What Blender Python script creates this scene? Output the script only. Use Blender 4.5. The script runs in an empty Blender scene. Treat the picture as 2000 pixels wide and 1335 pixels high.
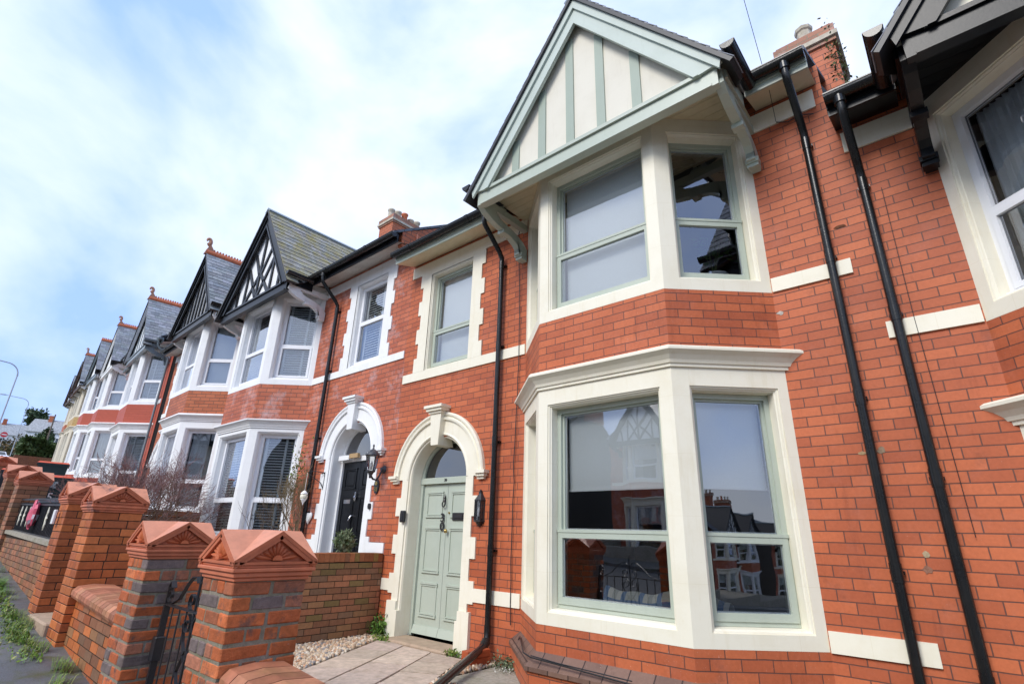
import bpy, bmesh, math, random
from mathutils import Vector, Matrix, Euler
from math import sin, cos, tan, pi, radians, sqrt, atan2
R = random.Random(7)
sc = bpy.context.scene
COL = sc.collection

# ------------------------------------------------------------------ mesh builder
class MB:
    def __init__(s, m=1):
        s.v = []; s.f = []; s.c = []; s.col = (1, 1, 1); s.m = m; s.sm = False; s.smf = []
    def face(s, pts, col=None):
        n = len(s.v)
        s.v += [(p[0]*s.m, p[1], p[2]) for p in pts]
        ids = list(range(n, n+len(pts)))
        if s.m < 0: ids.reverse()
        s.f.append(ids); s.c.append(col or s.col); s.smf.append(s.sm)
    def grid(s, vs, faces, col=None):
        n = len(s.v)
        s.v += [(p[0]*s.m, p[1], p[2]) for p in vs]
        for f in faces:
            ids = [n+i for i in f]
            if s.m < 0: ids.reverse()
            s.f.append(ids); s.c.append(col or s.col); s.smf.append(s.sm)
    def hexa(s, p, col=None):   # p: 8 pts, bottom 4 ccw, top 4 ccw
        s.grid(p, [(3,2,1,0),(4,5,6,7),(0,1,5,4),(1,2,6,5),(2,3,7,6),(3,0,4,7)], col)
    def box(s, x0, x1, y0, y1, z0, z1, col=None):
        if x0 > x1: x0, x1 = x1, x0
        if y0 > y1: y0, y1 = y1, y0
        s.hexa([(x0,y0,z0),(x1,y0,z0),(x1,y1,z0),(x0,y1,z0),(x0,y0,z1),(x1,y0,z1),(x1,y1,z1),(x0,y1,z1)], col)
    def bbox(s, x0, x1, y0, y1, z0, z1, b=.004, col=None, j=0):
        """bevelled box"""
        X = [x0, x1]; Y = [y0, y1]; Z = [z0, z1]
        vs = []; idx = {}
        for i in (0,1):
            for k in (0,1):
                for l in (0,1):
                    jx, jy, jz = [(R.random()-.5)*j for _ in range(3)]
                    sx = b if i == 0 else -b; sy = b if k == 0 else -b; sz = b if l == 0 else -b
                    for a in range(3):
                        p = [X[i]+jx+(sx if a != 0 else 0), Y[k]+jy+(sy if a != 1 else 0), Z[l]+jz+(sz if a != 2 else 0)]
                        idx[(i,k,l,a)] = len(vs); vs.append(p)
        g = lambda *q: idx[q]
        F = []
        F.append([g(0,0,0,0), g(0,0,1,0), g(0,1,1,0), g(0,1,0,0)])
        F.append([g(1,0,0,0), g(1,1,0,0), g(1,1,1,0), g(1,0,1,0)])
        F.append([g(0,0,0,1), g(1,0,0,1), g(1,0,1,1), g(0,0,1,1)])
        F.append([g(0,1,0,1), g(0,1,1,1), g(1,1,1,1), g(1,1,0,1)])
        F.append([g(0,0,0,2), g(0,1,0,2), g(1,1,0,2), g(1,0,0,2)])
        F.append([g(0,0,1,2), g(1,0,1,2), g(1,1,1,2), g(0,1,1,2)])
        for k in (0,1):
            for l in (0,1):
                F.append([g(0,k,l,1), g(1,k,l,1), g(1,k,l,2), g(0,k,l,2)])
                F.append([g(k,0,l,0), g(k,1,l,0), g(k,1,l,2), g(k,0,l,2)])
                F.append([g(k,l,0,0), g(k,l,1,0), g(k,l,1,1), g(k,l,0,1)])
        for i in (0,1):
            for k in (0,1):
                for l in (0,1): F.append([g(i,k,l,0), g(i,k,l,1), g(i,k,l,2)])
        s.grid(vs, F, col)
    def prism(s, pts, a, b, axis='x', col=None):
        """polygon pts in the plane normal to axis, extruded a..b"""
        def P(p, t):
            if axis == 'x': return (t, p[0], p[1])
            if axis == 'y': return (p[0], t, p[1])
            return (p[0], p[1], t)
        n = len(pts)
        vs = [P(p, a) for p in pts]+[P(p, b) for p in pts]
        F = [list(range(n))[::-1], [n+i for i in range(n)]]
        for i in range(n): F.append([i, (i+1) % n, n+(i+1) % n, n+i])
        s.grid(vs, F, col)
    def tube(s, path, r, n=8, col=None, caps=True):
        path = [Vector(p) for p in path]; rings = []
        rr = r if isinstance(r, (list, tuple)) else [r]*len(path)
        up = None
        vs = []
        for i, p in enumerate(path):
            d = (path[min(i+1, len(path)-1)]-path[max(i-1, 0)])
            if d.length < 1e-9: d = Vector((0,0,1))
            d.normalize()
            if up is None:
                up = Vector((0,0,1)) if abs(d.z) < .9 else Vector((1,0,0))
            a = d.cross(up)
            if a.length < 1e-6: a = d.cross(Vector((.3,1,.2)))
            a.normalize(); bb = a.cross(d).normalized(); up = bb
            for k in range(n):
                t = 2*pi*k/n
                vs.append(p+a*cos(t)*rr[i]+bb*sin(t)*rr[i])
        F = []
        for i in range(len(path)-1):
            for k in range(n):
                F.append([i*n+k, i*n+(k+1) % n, (i+1)*n+(k+1) % n, (i+1)*n+k])
        s.sm = n > 4; s.grid(vs, F, col); s.sm = False
        if caps and n > 3:
            e = (len(path)-1)*n
            s.face([tuple(vs[k]) for k in range(n)][::-1], col); s.face([tuple(vs[e+k]) for k in range(n)], col)
    def lathe(s, prof, cx=0, cy=0, n=16, col=None, z0=0):
        vs = []; F = []
        for r, z in prof:
            for k in range(n): vs.append((cx+r*cos(2*pi*k/n), cy+r*sin(2*pi*k/n), z+z0))
        for i in range(len(prof)-1):
            for k in range(n): F.append([i*n+k, i*n+(k+1) % n, (i+1)*n+(k+1) % n, (i+1)*n+k])
        F.append(list(range(n))[::-1]); F.append([(len(prof)-1)*n+k for k in range(n)])
        s.sm = n > 8; s.grid(vs, F, col); s.sm = False
    def build(s, name, mat, parent=None, uv=True, uvo=(0,0)):
        me = bpy.data.meshes.new(name)
        me.from_pydata([tuple(p) for p in s.v], [], s.f)
        me.polygons.foreach_set('use_smooth', s.smf)
        ca = me.color_attributes.new('Col', 'FLOAT_COLOR', 'CORNER')
        cols = []
        for f, c in zip(s.f, s.c):
            cols += [c[0], c[1], c[2], 1.0]*len(f)
        ca.data.foreach_set('color', cols)
        if uv:
            ul = me.uv_layers.new(name='UVMap'); uvs = []
            for pl in me.polygons:
                n = pl.normal
                if abs(n.z) > .97: t = Vector((1,0,0)); b = Vector((0,1,0))
                else:
                    t = Vector((-n.y, n.x, 0)).normalized(); b = n.cross(t)
                for vi in pl.vertices:
                    co = me.vertices[vi].co
                    uvs += [co.dot(t)+uvo[0], co.dot(b)+uvo[1]]
            ul.data.foreach_set('uv', uvs)
        me.materials.append(mat)
        me.update()
        o = bpy.data.objects.new(name, me); COL.objects.link(o)
        if parent: o.parent = parent
        return o

def empty(name, label, cat, loc=(0,0,0), rz=0, group=None):
    o = bpy.data.objects.new(name, None); COL.objects.link(o)
    o.empty_display_size = .2
    o.location = loc; o.rotation_euler = (0,0,rz); o['label'] = label; o['category'] = cat
    if group: o['group'] = group
    return o
def tag(o, label, cat, group=None):
    o['label'] = label; o['category'] = cat
    if group: o['group'] = group
    return o
def struct(o, kind='structure', label=None):
    o['kind'] = kind
    if label: o['label'] = label
    return o

def text_mb(mb, s, size, place, depth=.004, align='CENTER', col=None):
    """real lettering: place(x,y,d) -> 3d point"""
    cu = bpy.data.curves.new('t', 'FONT'); cu.body = s; cu.size = size; cu.align_x = align; cu.align_y = 'CENTER'
    cu.extrude = depth/2; cu.resolution_u = 3; cu.offset = size*.010
    o = bpy.data.objects.new('t', cu); COL.objects.link(o)
    dg = bpy.context.evaluated_depsgraph_get()
    me = o.evaluated_get(dg).to_mesh()
    vs = [place(v.co.x, v.co.y, v.co.z) for v in me.vertices]
    F = [list(p.vertices) for p in me.polygons]
    mb.grid(vs, F, col)
    o.evaluated_get(dg).to_mesh_clear()
    bpy.data.objects.remove(o); bpy.data.curves.remove(cu)

# ------------------------------------------------------------------ materials
class NT:
    def __init__(s, name):
        s.mat = bpy.data.materials.new(name); s.mat.use_nodes = True
        s.t = s.mat.node_tree; s.n = s.t.nodes; s.l = s.t.links
        s.b = s.n['Principled BSDF']
    def new(s, typ, **k):
        n = s.n.new('ShaderNode'+typ)
        for a, v in k.items(): setattr(n, a, v)
        return n
    def link(s, a, b): s.l.new(a, b)
    def val(s, sock, v):
        sock.default_value = v
    def noise(s, scale, detail=4, vec=None, rough=.6):
        n = s.new('TexNoise'); n.inputs['Scale'].default_value = scale; n.inputs['Detail'].default_value = detail
        n.inputs['Roughness'].default_value = rough
        if vec is not None: s.link(vec, n.inputs['Vector'])
        return n.outputs['Fac']
    def ramp(s, fac, a, b, ca=(0,0,0,1), cb=(1,1,1,1)):
        n = s.new('ValToRGB'); n.color_ramp.elements[0].position = a; n.color_ramp.elements[1].position = b
        n.color_ramp.elements[0].color = ca; n.color_ramp.elements[1].color = cb
        s.link(fac, n.inputs[0]); return n.outputs[0]
    def mix(s, fac, a, b, mode='MIX'):
        n = s.new('Mix', data_type='RGBA', blend_type=mode)
        for sock, v in ((n.inputs[0], fac), (n.inputs[6], a), (n.inputs[7], b)):
            if isinstance(v, (int, float)): sock.default_value = v
            elif isinstance(v, tuple): sock.default_value = v if len(v) == 4 else (*v, 1)
            else: s.link(v, sock)
        return n.outputs[2]
    def math(s, op, a, b=0.):
        n = s.new('Math', operation=op)
        for sock, v in ((n.inputs[0], a), (n.inputs[1], b)):
            if isinstance(v, (int, float)): sock.default_value = v
            else: s.link(v, sock)
        return n.outputs[0]
    def pos(s):
        return s.new('NewGeometry').outputs['Position']
    def uv(s):
        return s.new('TexCoord').outputs['UV']
    def attr(s):
        n = s.new('Attribute', attribute_name='Col'); return n.outputs['Color']
    def bump(s, h, strength, dist=.01, normal=None):
        n = s.new('Bump'); n.inputs['Strength'].default_value = strength; n.inputs['Distance'].default_value = dist
        s.link(h, n.inputs['Height'])
        if normal is not None: s.link(normal, n.inputs['Normal'])
        return n.outputs[0]
    def fin(s, col, rough=.6, normal=None, spec=.5, metal=0):
        if isinstance(col, tuple): s.b.inputs['Base Color'].default_value = (*col[:3], 1)
        else: s.link(col, s.b.inputs['Base Color'])
        if isinstance(rough, (int, float)): s.b.inputs['Roughness'].default_value = rough
        else: s.link(rough, s.b.inputs['Roughness'])
        s.b.inputs['Specular IOR Level'].default_value = spec
        s.b.inputs['Metallic'].default_value = metal
        if normal is not None: s.link(normal, s.b.inputs['Normal'])
        return s.mat

def M_brick(name, c1, c2, mort, bw=.24, bh=.084, ms=.006, stain=.35, off=.5, rough=.6, paint=False, efflor=0.0):
    t = NT(name); uv = t.uv(); p = t.pos()
    # slight waviness of the joints
    nz = t.new('TexNoise'); nz.inputs['Scale'].default_value = 6; nz.inputs['Detail'].default_value = 2; t.link(p, nz.inputs['Vector'])
    sub = t.new('VectorMath', operation='SUBTRACT'); t.link(nz.outputs['Color'], sub.inputs[0]); sub.inputs[1].default_value = (.5,.5,.5)
    scl = t.new('VectorMath', operation='SCALE'); t.link(sub.outputs[0], scl.inputs[0]); scl.inputs['Scale'].default_value = .006
    add = t.new('VectorMath', operation='ADD'); t.link(uv, add.inputs[0]); t.link(scl.outputs[0], add.inputs[1])
    br = t.new('TexBrick'); t.link(add.outputs[0], br.inputs['Vector'])
    br.offset = off; br.squash = 1
    br.inputs['Scale'].default_value = 1; br.inputs['Mortar Size'].default_value = ms
    br.inputs['Mortar Smooth'].default_value = .25; br.inputs['Bias'].default_value = -.05
    br.inputs['Brick Width'].default_value = bw; br.inputs['Row Height'].default_value = bh
    br.inputs['Color1'].default_value = (*c1, 1); br.inputs['Color2'].default_value = (*c2, 1); br.inputs['Mortar'].default_value = (*mort, 1)
    col = br.outputs['Color']
    n1 = t.noise(1.1, 5, p); n2 = t.noise(38, 5, p); n3 = t.noise(4.5, 6, p, .7)
    if not paint:
        col = t.mix(t.ramp(n1, .42, .75), col, t.mix(1, col, (.80,.74,.70), 'MULTIPLY'))
        col = t.mix(t.ramp(n3, .60, .78), col, t.mix(1, col, (1-stain,1-stain*.9,1-stain*.8), 'MULTIPLY'))
        mp = t.new('Mapping'); mp.inputs['Scale'].default_value = (5.5,5.5,.8); t.link(p, mp.inputs['Vector'])
        n8 = t.noise(1.3, 5, mp.outputs[0], .7)
        col = t.mix(t.math('MULTIPLY', t.ramp(n8, .58, .74), .55), col, t.mix(1, col, (.62,.54,.52), 'MULTIPLY'))
        n5 = t.noise(120, 2, p)
        col = t.mix(t.ramp(n5, .70, .76), col, (.62,.42,.34))
    col = t.mix(.30, col, t.mix(1, col, t.ramp(n2, .3, .75, (.62,.6,.6,1), (1.2,1.2,1.2,1)), 'MULTIPLY'))
    if efflor:
        n4 = t.noise(2.3, 6, p, .75)
        col = t.mix(t.math('MULTIPLY', t.ramp(n4, .52, .72), efflor), col, (.62,.54,.56))
    h = t.math('ADD', t.math('MULTIPLY', br.outputs['Fac'], -1.), t.math('MULTIPLY', n2, .12))
    nrm = t.bump(h, .75, .006)
    return t.fin(col, rough, nrm, .35)

def M_paint(name, c, rough=.45, dirt=.12, dcol=None, bump=.15, spec=.4, streak=True, joints=False):
    t = NT(name); p = t.pos()
    n1 = t.noise(2.2, 6, p, .7); n2 = t.noise(60, 3, p)
    mp = t.new('Mapping'); mp.inputs['Scale'].default_value = (9,9,.9); t.link(p, mp.inputs['Vector'])
    n3 = t.noise(1.4, 5, mp.outputs[0], .7)
    dcol = dcol or tuple(x*.62 for x in c)
    col = t.mix(t.math('MULTIPLY', t.ramp(n1, .45, .8), dirt*1.6), c, dcol)
    if streak: col = t.mix(t.math('MULTIPLY', t.ramp(n3, .55, .8), dirt*1.8), col, dcol)
    hh = t.math('ADD', n2, t.math('MULTIPLY', n1, 2.))
    if joints:   # faint joints between the stone blocks under the paint
        br = t.new('TexBrick'); t.link(t.uv(), br.inputs['Vector']); br.inputs['Scale'].default_value = 1
        br.inputs['Brick Width'].default_value = .9; br.inputs['Row Height'].default_value = .505; br.inputs['Mortar Size'].default_value = .0025; br.inputs['Mortar Smooth'].default_value = .5
        hh = t.math('SUBTRACT', hh, t.math('MULTIPLY', br.outputs['Fac'], 3.))
        col = t.mix(t.math('MULTIPLY', br.outputs['Fac'], .28), col, dcol)
        n9 = t.noise(14, 6, p, .8); col = t.mix(t.math('MULTIPLY', t.ramp(n9, .64, .72), .25), col, dcol)
    nrm = t.bump(hh, bump, .004)
    return t.fin(col, rough, nrm, spec)

def M_attr(name, base=(1,1,1), rough=.7, nscale=30, namt=.4, bump=.4, dist=.004, spec=.3, moss=0, mosscol=(.10,.12,.02), metal=0, patch=None, fleck=None):
    """per-brick / per-slate colour comes from the attribute"""
    t = NT(name); p = t.pos(); a = t.attr()
    col = t.mix(1, a, base, 'MULTIPLY')
    n = t.noise(nscale, 6, p, .65); n0 = t.noise(nscale*4, 3, p)
    col = t.mix(namt, col, t.mix(1, col, t.ramp(n, .3, .7, (.45,.45,.45,1), (1.45,1.4,1.4,1)), 'MULTIPLY'))
    if patch: # blotches of a second colour
        n6 = t.noise(patch[1], 6, p, .75)
        col = t.mix(t.math('MULTIPLY', t.ramp(n6, patch[2], patch[2]+.12), patch[3]), col, patch[0])
    if fleck:
        n7 = t.noise(24, 5, p, .8)
        col = t.mix(t.math('MULTIPLY', t.ramp(n7, .66, .74), .6), col, fleck)
    if moss:
        n3 = t.noise(3.1, 7, p, .75)
        col = t.mix(t.math('MULTIPLY', t.ramp(n3, .51-.1*moss, .66), min(1, moss)), col, mosscol)
    nrm = t.bump(t.math('ADD', n, t.math('MULTIPLY', n0, .4)), bump, dist)
    return t.fin(col, rough, nrm, spec, metal)

def M_glass(name, tint=(.86,.9,.9), boost=2.2, base=.05):
    t = NT(name)
    for n in list(t.n):
        if n.type == 'BSDF_PRINCIPLED': t.n.remove(n)
    out = [n for n in t.n if n.type == 'OUTPUT_MATERIAL'][0]
    tr = t.new('BsdfTransparent'); tr.inputs[0].default_value = (*tint, 1)
    gl = t.new('BsdfGlossy'); gl.inputs['Roughness'].default_value = .012; gl.inputs['Color'].default_value = (.93,.95,1,1)
    fr = t.new('Fresnel'); fr.inputs['IOR'].default_value = 1.5
    p = t.pos(); n = t.noise(1.7, 2, p)
    bp = t.new('Bump'); bp.inputs['Strength'].default_value = .06; bp.inputs['Distance'].default_value = .02; t.link(n, bp.inputs['Height'])
    t.link(bp.outputs[0], gl.inputs['Normal'])
    f = t.math('MINIMUM', t.math('ADD', t.math('MULTIPLY', fr.outputs[0], boost), base), .95)
    mx = t.new('MixShader'); t.link(f, mx.inputs[0]); t.link(tr.outputs[0], mx.inputs[1]); t.link(gl.outputs[0], mx.inputs[2])
    t.link(mx.outputs[0], out.inputs['Surface'])
    return t.mat

def M_fabric(name, c, stripes=None):
    t = NT(name); p = t.pos(); n = t.noise(150, 2, p)
    col = t.mix(.2, c, t.mix(1, c, t.ramp(n, .3, .7, (.7,.7,.7,1), (1.2,1.2,1.2,1)), 'MULTIPLY'))
    return t.fin(col, .9, None, .1)

def M_slate(name, c):
    t = NT(name); uv = t.uv(); p = t.pos()
    br = t.new('TexBrick'); t.link(uv, br.inputs['Vector']); br.inputs['Scale'].default_value = 1
    br.inputs['Brick Width'].default_value = .28; br.inputs['Row Height'].default_value = .2; br.inputs['Mortar Size'].default_value = .006
    br.inputs['Color1'].default_value = (*c, 1); br.inputs['Color2'].default_value = (*[x*1.5 for x in c], 1); br.inputs['Mortar'].default_value = (.01,.01,.01,1)
    n = t.noise(9, 5, p)
    col = t.mix(.4, br.outputs['Color'], t.mix(1, br.outputs['Color'], t.ramp(n, .3, .7, (.5,.5,.5,1), (1.4,1.4,1.4,1)), 'MULTIPLY'))
    return t.fin(col, .6, t.bump(t.math('MULTIPLY', br.outputs['Fac'], -1.), .6, .01), .4)

BR1 = (.585,.158,.062); BR2 = (.43,.105,.044)
m_brick = M_brick('pressed_red_brick', BR1, BR2, (.15,.065,.048), ms=.0045, stain=.38, efflor=.05)
m_brick32 = M_brick('red_brick_with_salts', (.58,.17,.085), (.43,.11,.055), (.15,.08,.065), ms=.005, efflor=.55)
m_brickpaint = M_brick('red_painted_brick', (.47,.095,.055), (.44,.09,.05), (.39,.08,.05), paint=True)
m_brickorange = M_brick('orange_red_brick', (.54,.16,.068), (.42,.115,.048), (.12,.07,.05))
m_yellow = M_brick('yellow_brick', (.58,.40,.15), (.50,.33,.12), (.30,.18,.09), bw=.24, bh=.09, ms=.01)
m_wallbrick = M_brick('garden_wall_brick', (.30,.12,.06), (.22,.08,.045), (.09,.07,.05), bw=.235, bh=.078, stain=.55)
m_cream = M_paint('cream_masonry_paint', (.84,.80,.66), .55, .24, (.66,.58,.38), joints=True)
m_white = M_paint('white_masonry_paint', (.84,.85,.85), .55, .2, (.58,.57,.52), joints=True)
m_upvc = M_paint('white_window_plastic', (.82,.83,.85), .25, .05, bump=.02, spec=.5)
m_green = M_paint('sage_green_paint', (.45,.50,.42), .38, .2, (.30,.36,.27), bump=.2, spec=.5)
m_green2 = M_paint('pale_sage_gable_paint', (.48,.545,.49), .5, .25, (.34,.40,.34), bump=.15, spec=.5)
m_panelcream = M_paint('cream_gable_render', (.72,.685,.58), .7, .15, (.5,.46,.36))
m_batten = M_paint('grey_green_batten_paint', (.34,.40,.33), .5, .2, (.25,.30,.24), bump=.2)
m_greengrey = M_paint('blue_grey_paint', (.17,.21,.23), .3, .15, bump=.1)
m_black = M_paint('black_gloss_paint', (.006,.007,.009), .34, .3, (.014,.015,.018), bump=.15, spec=.28)
m_pvcblack = M_paint('black_pipe_plastic', (.009,.010,.011), .25, .4, (.03,.028,.026), bump=.2, spec=.4)
m_soffit = M_paint('cream_soffit_boards', (.70,.62,.43), .6, .3, (.48,.38,.22))
m_soffitw = M_paint('grey_soffit_boards', (.52,.50,.46), .6, .5, (.30,.26,.22))
m_slate = M_attr('roof_slates', (.25,.27,.29), .65, 14, .6, .5, .006, .25, patch=((.30,.30,.27), 22, .60, .6))
m_slatemoss = M_attr('mossy_roof_slates', (.27,.27,.25), .7, 14, .65, .6, .008, .2, moss=.85, mosscol=(.33,.27,.06), patch=((.40,.40,.34), 26, .56, .75))
m_mainroof = M_slate('main_roof_slates', (.09,.10,.115))
m_plinth = M_brick('plinth_tiles', (.22,.13,.095), (.16,.095,.072), (.05,.03,.025), bw=.215, bh=.6, stain=.5)
m_terra = M_attr('terracotta', (.56,.155,.065), .55, 12, .3, .35, .004, .35, patch=((.30,.11,.07), 7, .58, .5))
m_terracap = M_attr('terracotta_caps', (.54,.165,.08), .5, 9, .3, .35, .004, .4, patch=((.26,.10,.07), 6, .60, .5))
m_terradirty = M_attr('sooty_terracotta_caps', (.56,.17,.08), .5, 9, .35, .35, .004, .4, patch=((.03,.035,.045), 2.6, .53, .9))
m_finial = M_attr('weathered_finial', (.40,.20,.13), .7, 12, .5, .4, .004, .3)
m_potcream = M_attr('cream_chimney_pots', (.52,.47,.38), .7, 12, .5, .4, .004, .3, moss=.4, mosscol=(.2,.17,.06))
m_rough = M_attr('weathered_bricks', (1,1,1), .7, 26, .5, .9, .006, .3, patch=((.085,.07,.065), 7, .53, .75), fleck=(.55,.50,.46))
m_smooth = M_attr('smooth_bricks', (1,1,1), .6, 26, .3, .5, .004, .3)
m_mortarl = M_attr('pale_mortar', (.27,.24,.19), .9, 50, .5, .9, .006, .1, moss=.5, mosscol=(.10,.12,.03))
m_mortard = M_attr('dark_mortar', (.06,.045,.035), .9, 50, .5, .9, .006, .1)
m_iron = M_paint('black_painted_iron', (.016,.017,.022), .38, .3, (.06,.04,.03), bump=.4, spec=.5)
m_glass = M_glass('window_glass', boost=2.2, base=.12)
m_fanglass = M_glass('fanlight_glass', (.35,.36,.38), 2.4, .06)
m_blind = M_fabric('pale_grey_roller_blind', (.86,.87,.88))
m_blindw = M_fabric('white_blind', (.85,.86,.87))
m_curtain = M_fabric('grey_net_curtain', (.84,.85,.86))
m_curtainr = M_fabric('dark_red_curtain', (.16,.02,.035))
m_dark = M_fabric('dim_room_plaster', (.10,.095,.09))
m_conc = M_attr('concrete', (.36,.33,.27), .85, 22, .5, .6, .005, .2, moss=.55, mosscol=(.12,.13,.05))
m_flag = M_attr('buff_paving_slabs', (.52,.42,.34), .85, 12, .45, .6, .004, .2, patch=((.36,.28,.20), 5, .52, .6))
m_joint = M_attr('mossy_joints', (.075,.085,.03), .95, 40, .6, .8, .006, .1)
m_stone = M_attr('sandstone_step', (.42,.31,.22), .8, 10, .4, .5, .005, .2, patch=((.30,.28,.16), 5, .55, .5))
m_chtop = M_brick('sooty_chimney_brick', (.42,.17,.10), (.30,.14,.09), (.25,.22,.15), stain=.6, efflor=.5)
m_gravel = M_attr('gravel_pebbles', (1,1,1), .55, 60, .3, .3, .002, .4)
m_chrome = NT('polished_chrome').fin((.6,.6,.62), .2, None, .5, 1)
m_brass = NT('worn_brass').fin((.5,.36,.14), .35, None, .5, 1)
m_blackplastic = NT('matt_black_plastic').fin((.02,.02,.023), .45)
m_leaf = M_attr('leaves', (1,1,1), .55, 20, .3, .2, .002, .35)
m_bark = M_attr('bark', (1,1,1), .8, 60, .4, .5, .003, .2)
m_bin = M_paint('dark_green_bin_plastic', (.022,.045,.045), .4, .3, (.05,.07,.07), bump=.2)
m_binb = M_paint('black_bin_plastic', (.02,.023,.03), .35, .3, (.05,.06,.07), bump=.2)
m_orange = M_paint('orange_lid_plastic', (.66,.10,.04), .4, .2, bump=.1)
m_whitepl = NT('white_plastic').fin((.8,.8,.8), .4)
m_lampmetal = M_paint('galvanised_steel', (.42,.45,.50), .4, .2, bump=.1)
m_render = M_paint('white_render', (.72,.74,.78), .8, .2, (.5,.5,.5))
m_render2 = M_paint('cream_render', (.68,.62,.50), .8, .2, (.5,.45,.35))
m_roofgrey = M_slate('grey_concrete_roof', (.27,.28,.29))
m_red = NT('red_sign_paint').fin((.55,.02,.03), .4)
m_darkbrown = M_paint('brown_boards', (.09,.05,.04), .5, .3)

# ------------------------------------------------------------------ house pieces
BAY = [(-1.52,0.), (-.75,-.705), (.75,-.705), (1.52,0.)]
def bayline(o):
    """bay footprint pushed outwards by o, ends kept on the wall plane"""
    pts = []; segs = []
    for i in range(3):
        a = Vector(BAY[i]); b = Vector(BAY[i+1]); d = (b-a).normalized(); n = Vector((d.y, -d.x))
        segs.append((a+n*o, d))
    def inter(s, t):
        (p, d), (q, e) = s, t
        den = d.x*e.y-d.y*e.x
        k = ((q.x-p.x)*e.y-(q.y-p.y)*e.x)/den
        return p+d*k
    wall = (Vector((0, 0)), Vector((1, 0)))
    pts = [inter(segs[0], wall), inter(segs[0], segs[1]), inter(segs[1], segs[2]), inter(segs[2], wall)]
    return pts
def baysweep(mb, prof, col=None):
    rows = [[(p.x, p.y, z) for p in bayline(o)] for o, z in prof]
    for a, b in zip(rows, rows[1:]):
        for i in range(3): mb.face([a[i], a[i+1], b[i+1], b[i]], col)
class Fr:
    """frame on a wall panel: s along, d inwards, z up"""
    def __init__(f, A, B):
        f.A = Vector(A); f.B = Vector(B); f.L = (f.B-f.A).length; f.t = (f.B-f.A)/f.L; f.n = Vector((-f.t.y, f.t.x))
    def __call__(f, s, d, z):
        p = f.A+f.t*s+f.n*d
        return (p.x, p.y, z)
def fbox(mb, F, s0, s1, d0, d1, z0, z1, col=None):
    mb.hexa([F(s0,d0,z0), F(s1,d0,z0), F(s1,d1,z0), F(s0,d1,z0), F(s0,d0,z1), F(s1,d0,z1), F(s1,d1,z1), F(s0,d1,z1)], col)
def ring(mb, F, a, b, col=None):
    """a,b = (s0,s1,z0,z1,d)"""
    def c(q): s0,s1,z0,z1,d = q; return [F(s0,d,z0), F(s1,d,z0), F(s1,d,z1), F(s0,d,z1)]
    A = c(a); B = c(b)
    for i in range(4): mb.face([A[i], A[(i+1)%4], B[(i+1)%4], B[i]], col)
def reveal(mb, F, s0, s1, z0, z1, dep=.15, hd=0):
    st = [(0,0), (.0,.012), (.014,.014), (.022,.03), (.03,.034), (.035,dep)]
    prev = None
    for ins, d in st:
        q = (s0+ins, s1-ins, z0+ins*.9, z1-ins, d+hd)
        if prev: ring(mb, F, prev, q)
        prev = q
def surround_panel(mb, F, z0, z1, s0, s1, h0, h1):
    L = F.L
    for (a,b,c,d) in ((0,s0,z0,z1), (s1,L,z0,z1), (s0,s1,z0,h0), (s0,s1,h1,z1)):
        mb.face([F(a,0,c), F(b,0,c), F(b,0,d), F(a,0,d)])
    reveal(mb, F, s0, s1, h0, h1)

def fring(mb, F, s0, s1, z0, z1, w, d0, d1, wb=None):
    wb = wb or w
    fbox(mb, F, s0, s0+w, d0, d1, z0, z1); fbox(mb, F, s1-w, s1, d0, d1, z0, z1)
    fbox(mb, F, s0+w, s1-w, d0, d1, z0, z0+wb); fbox(mb, F, s0+w, s1-w, d0, d1, z1-w, z1)

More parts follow.
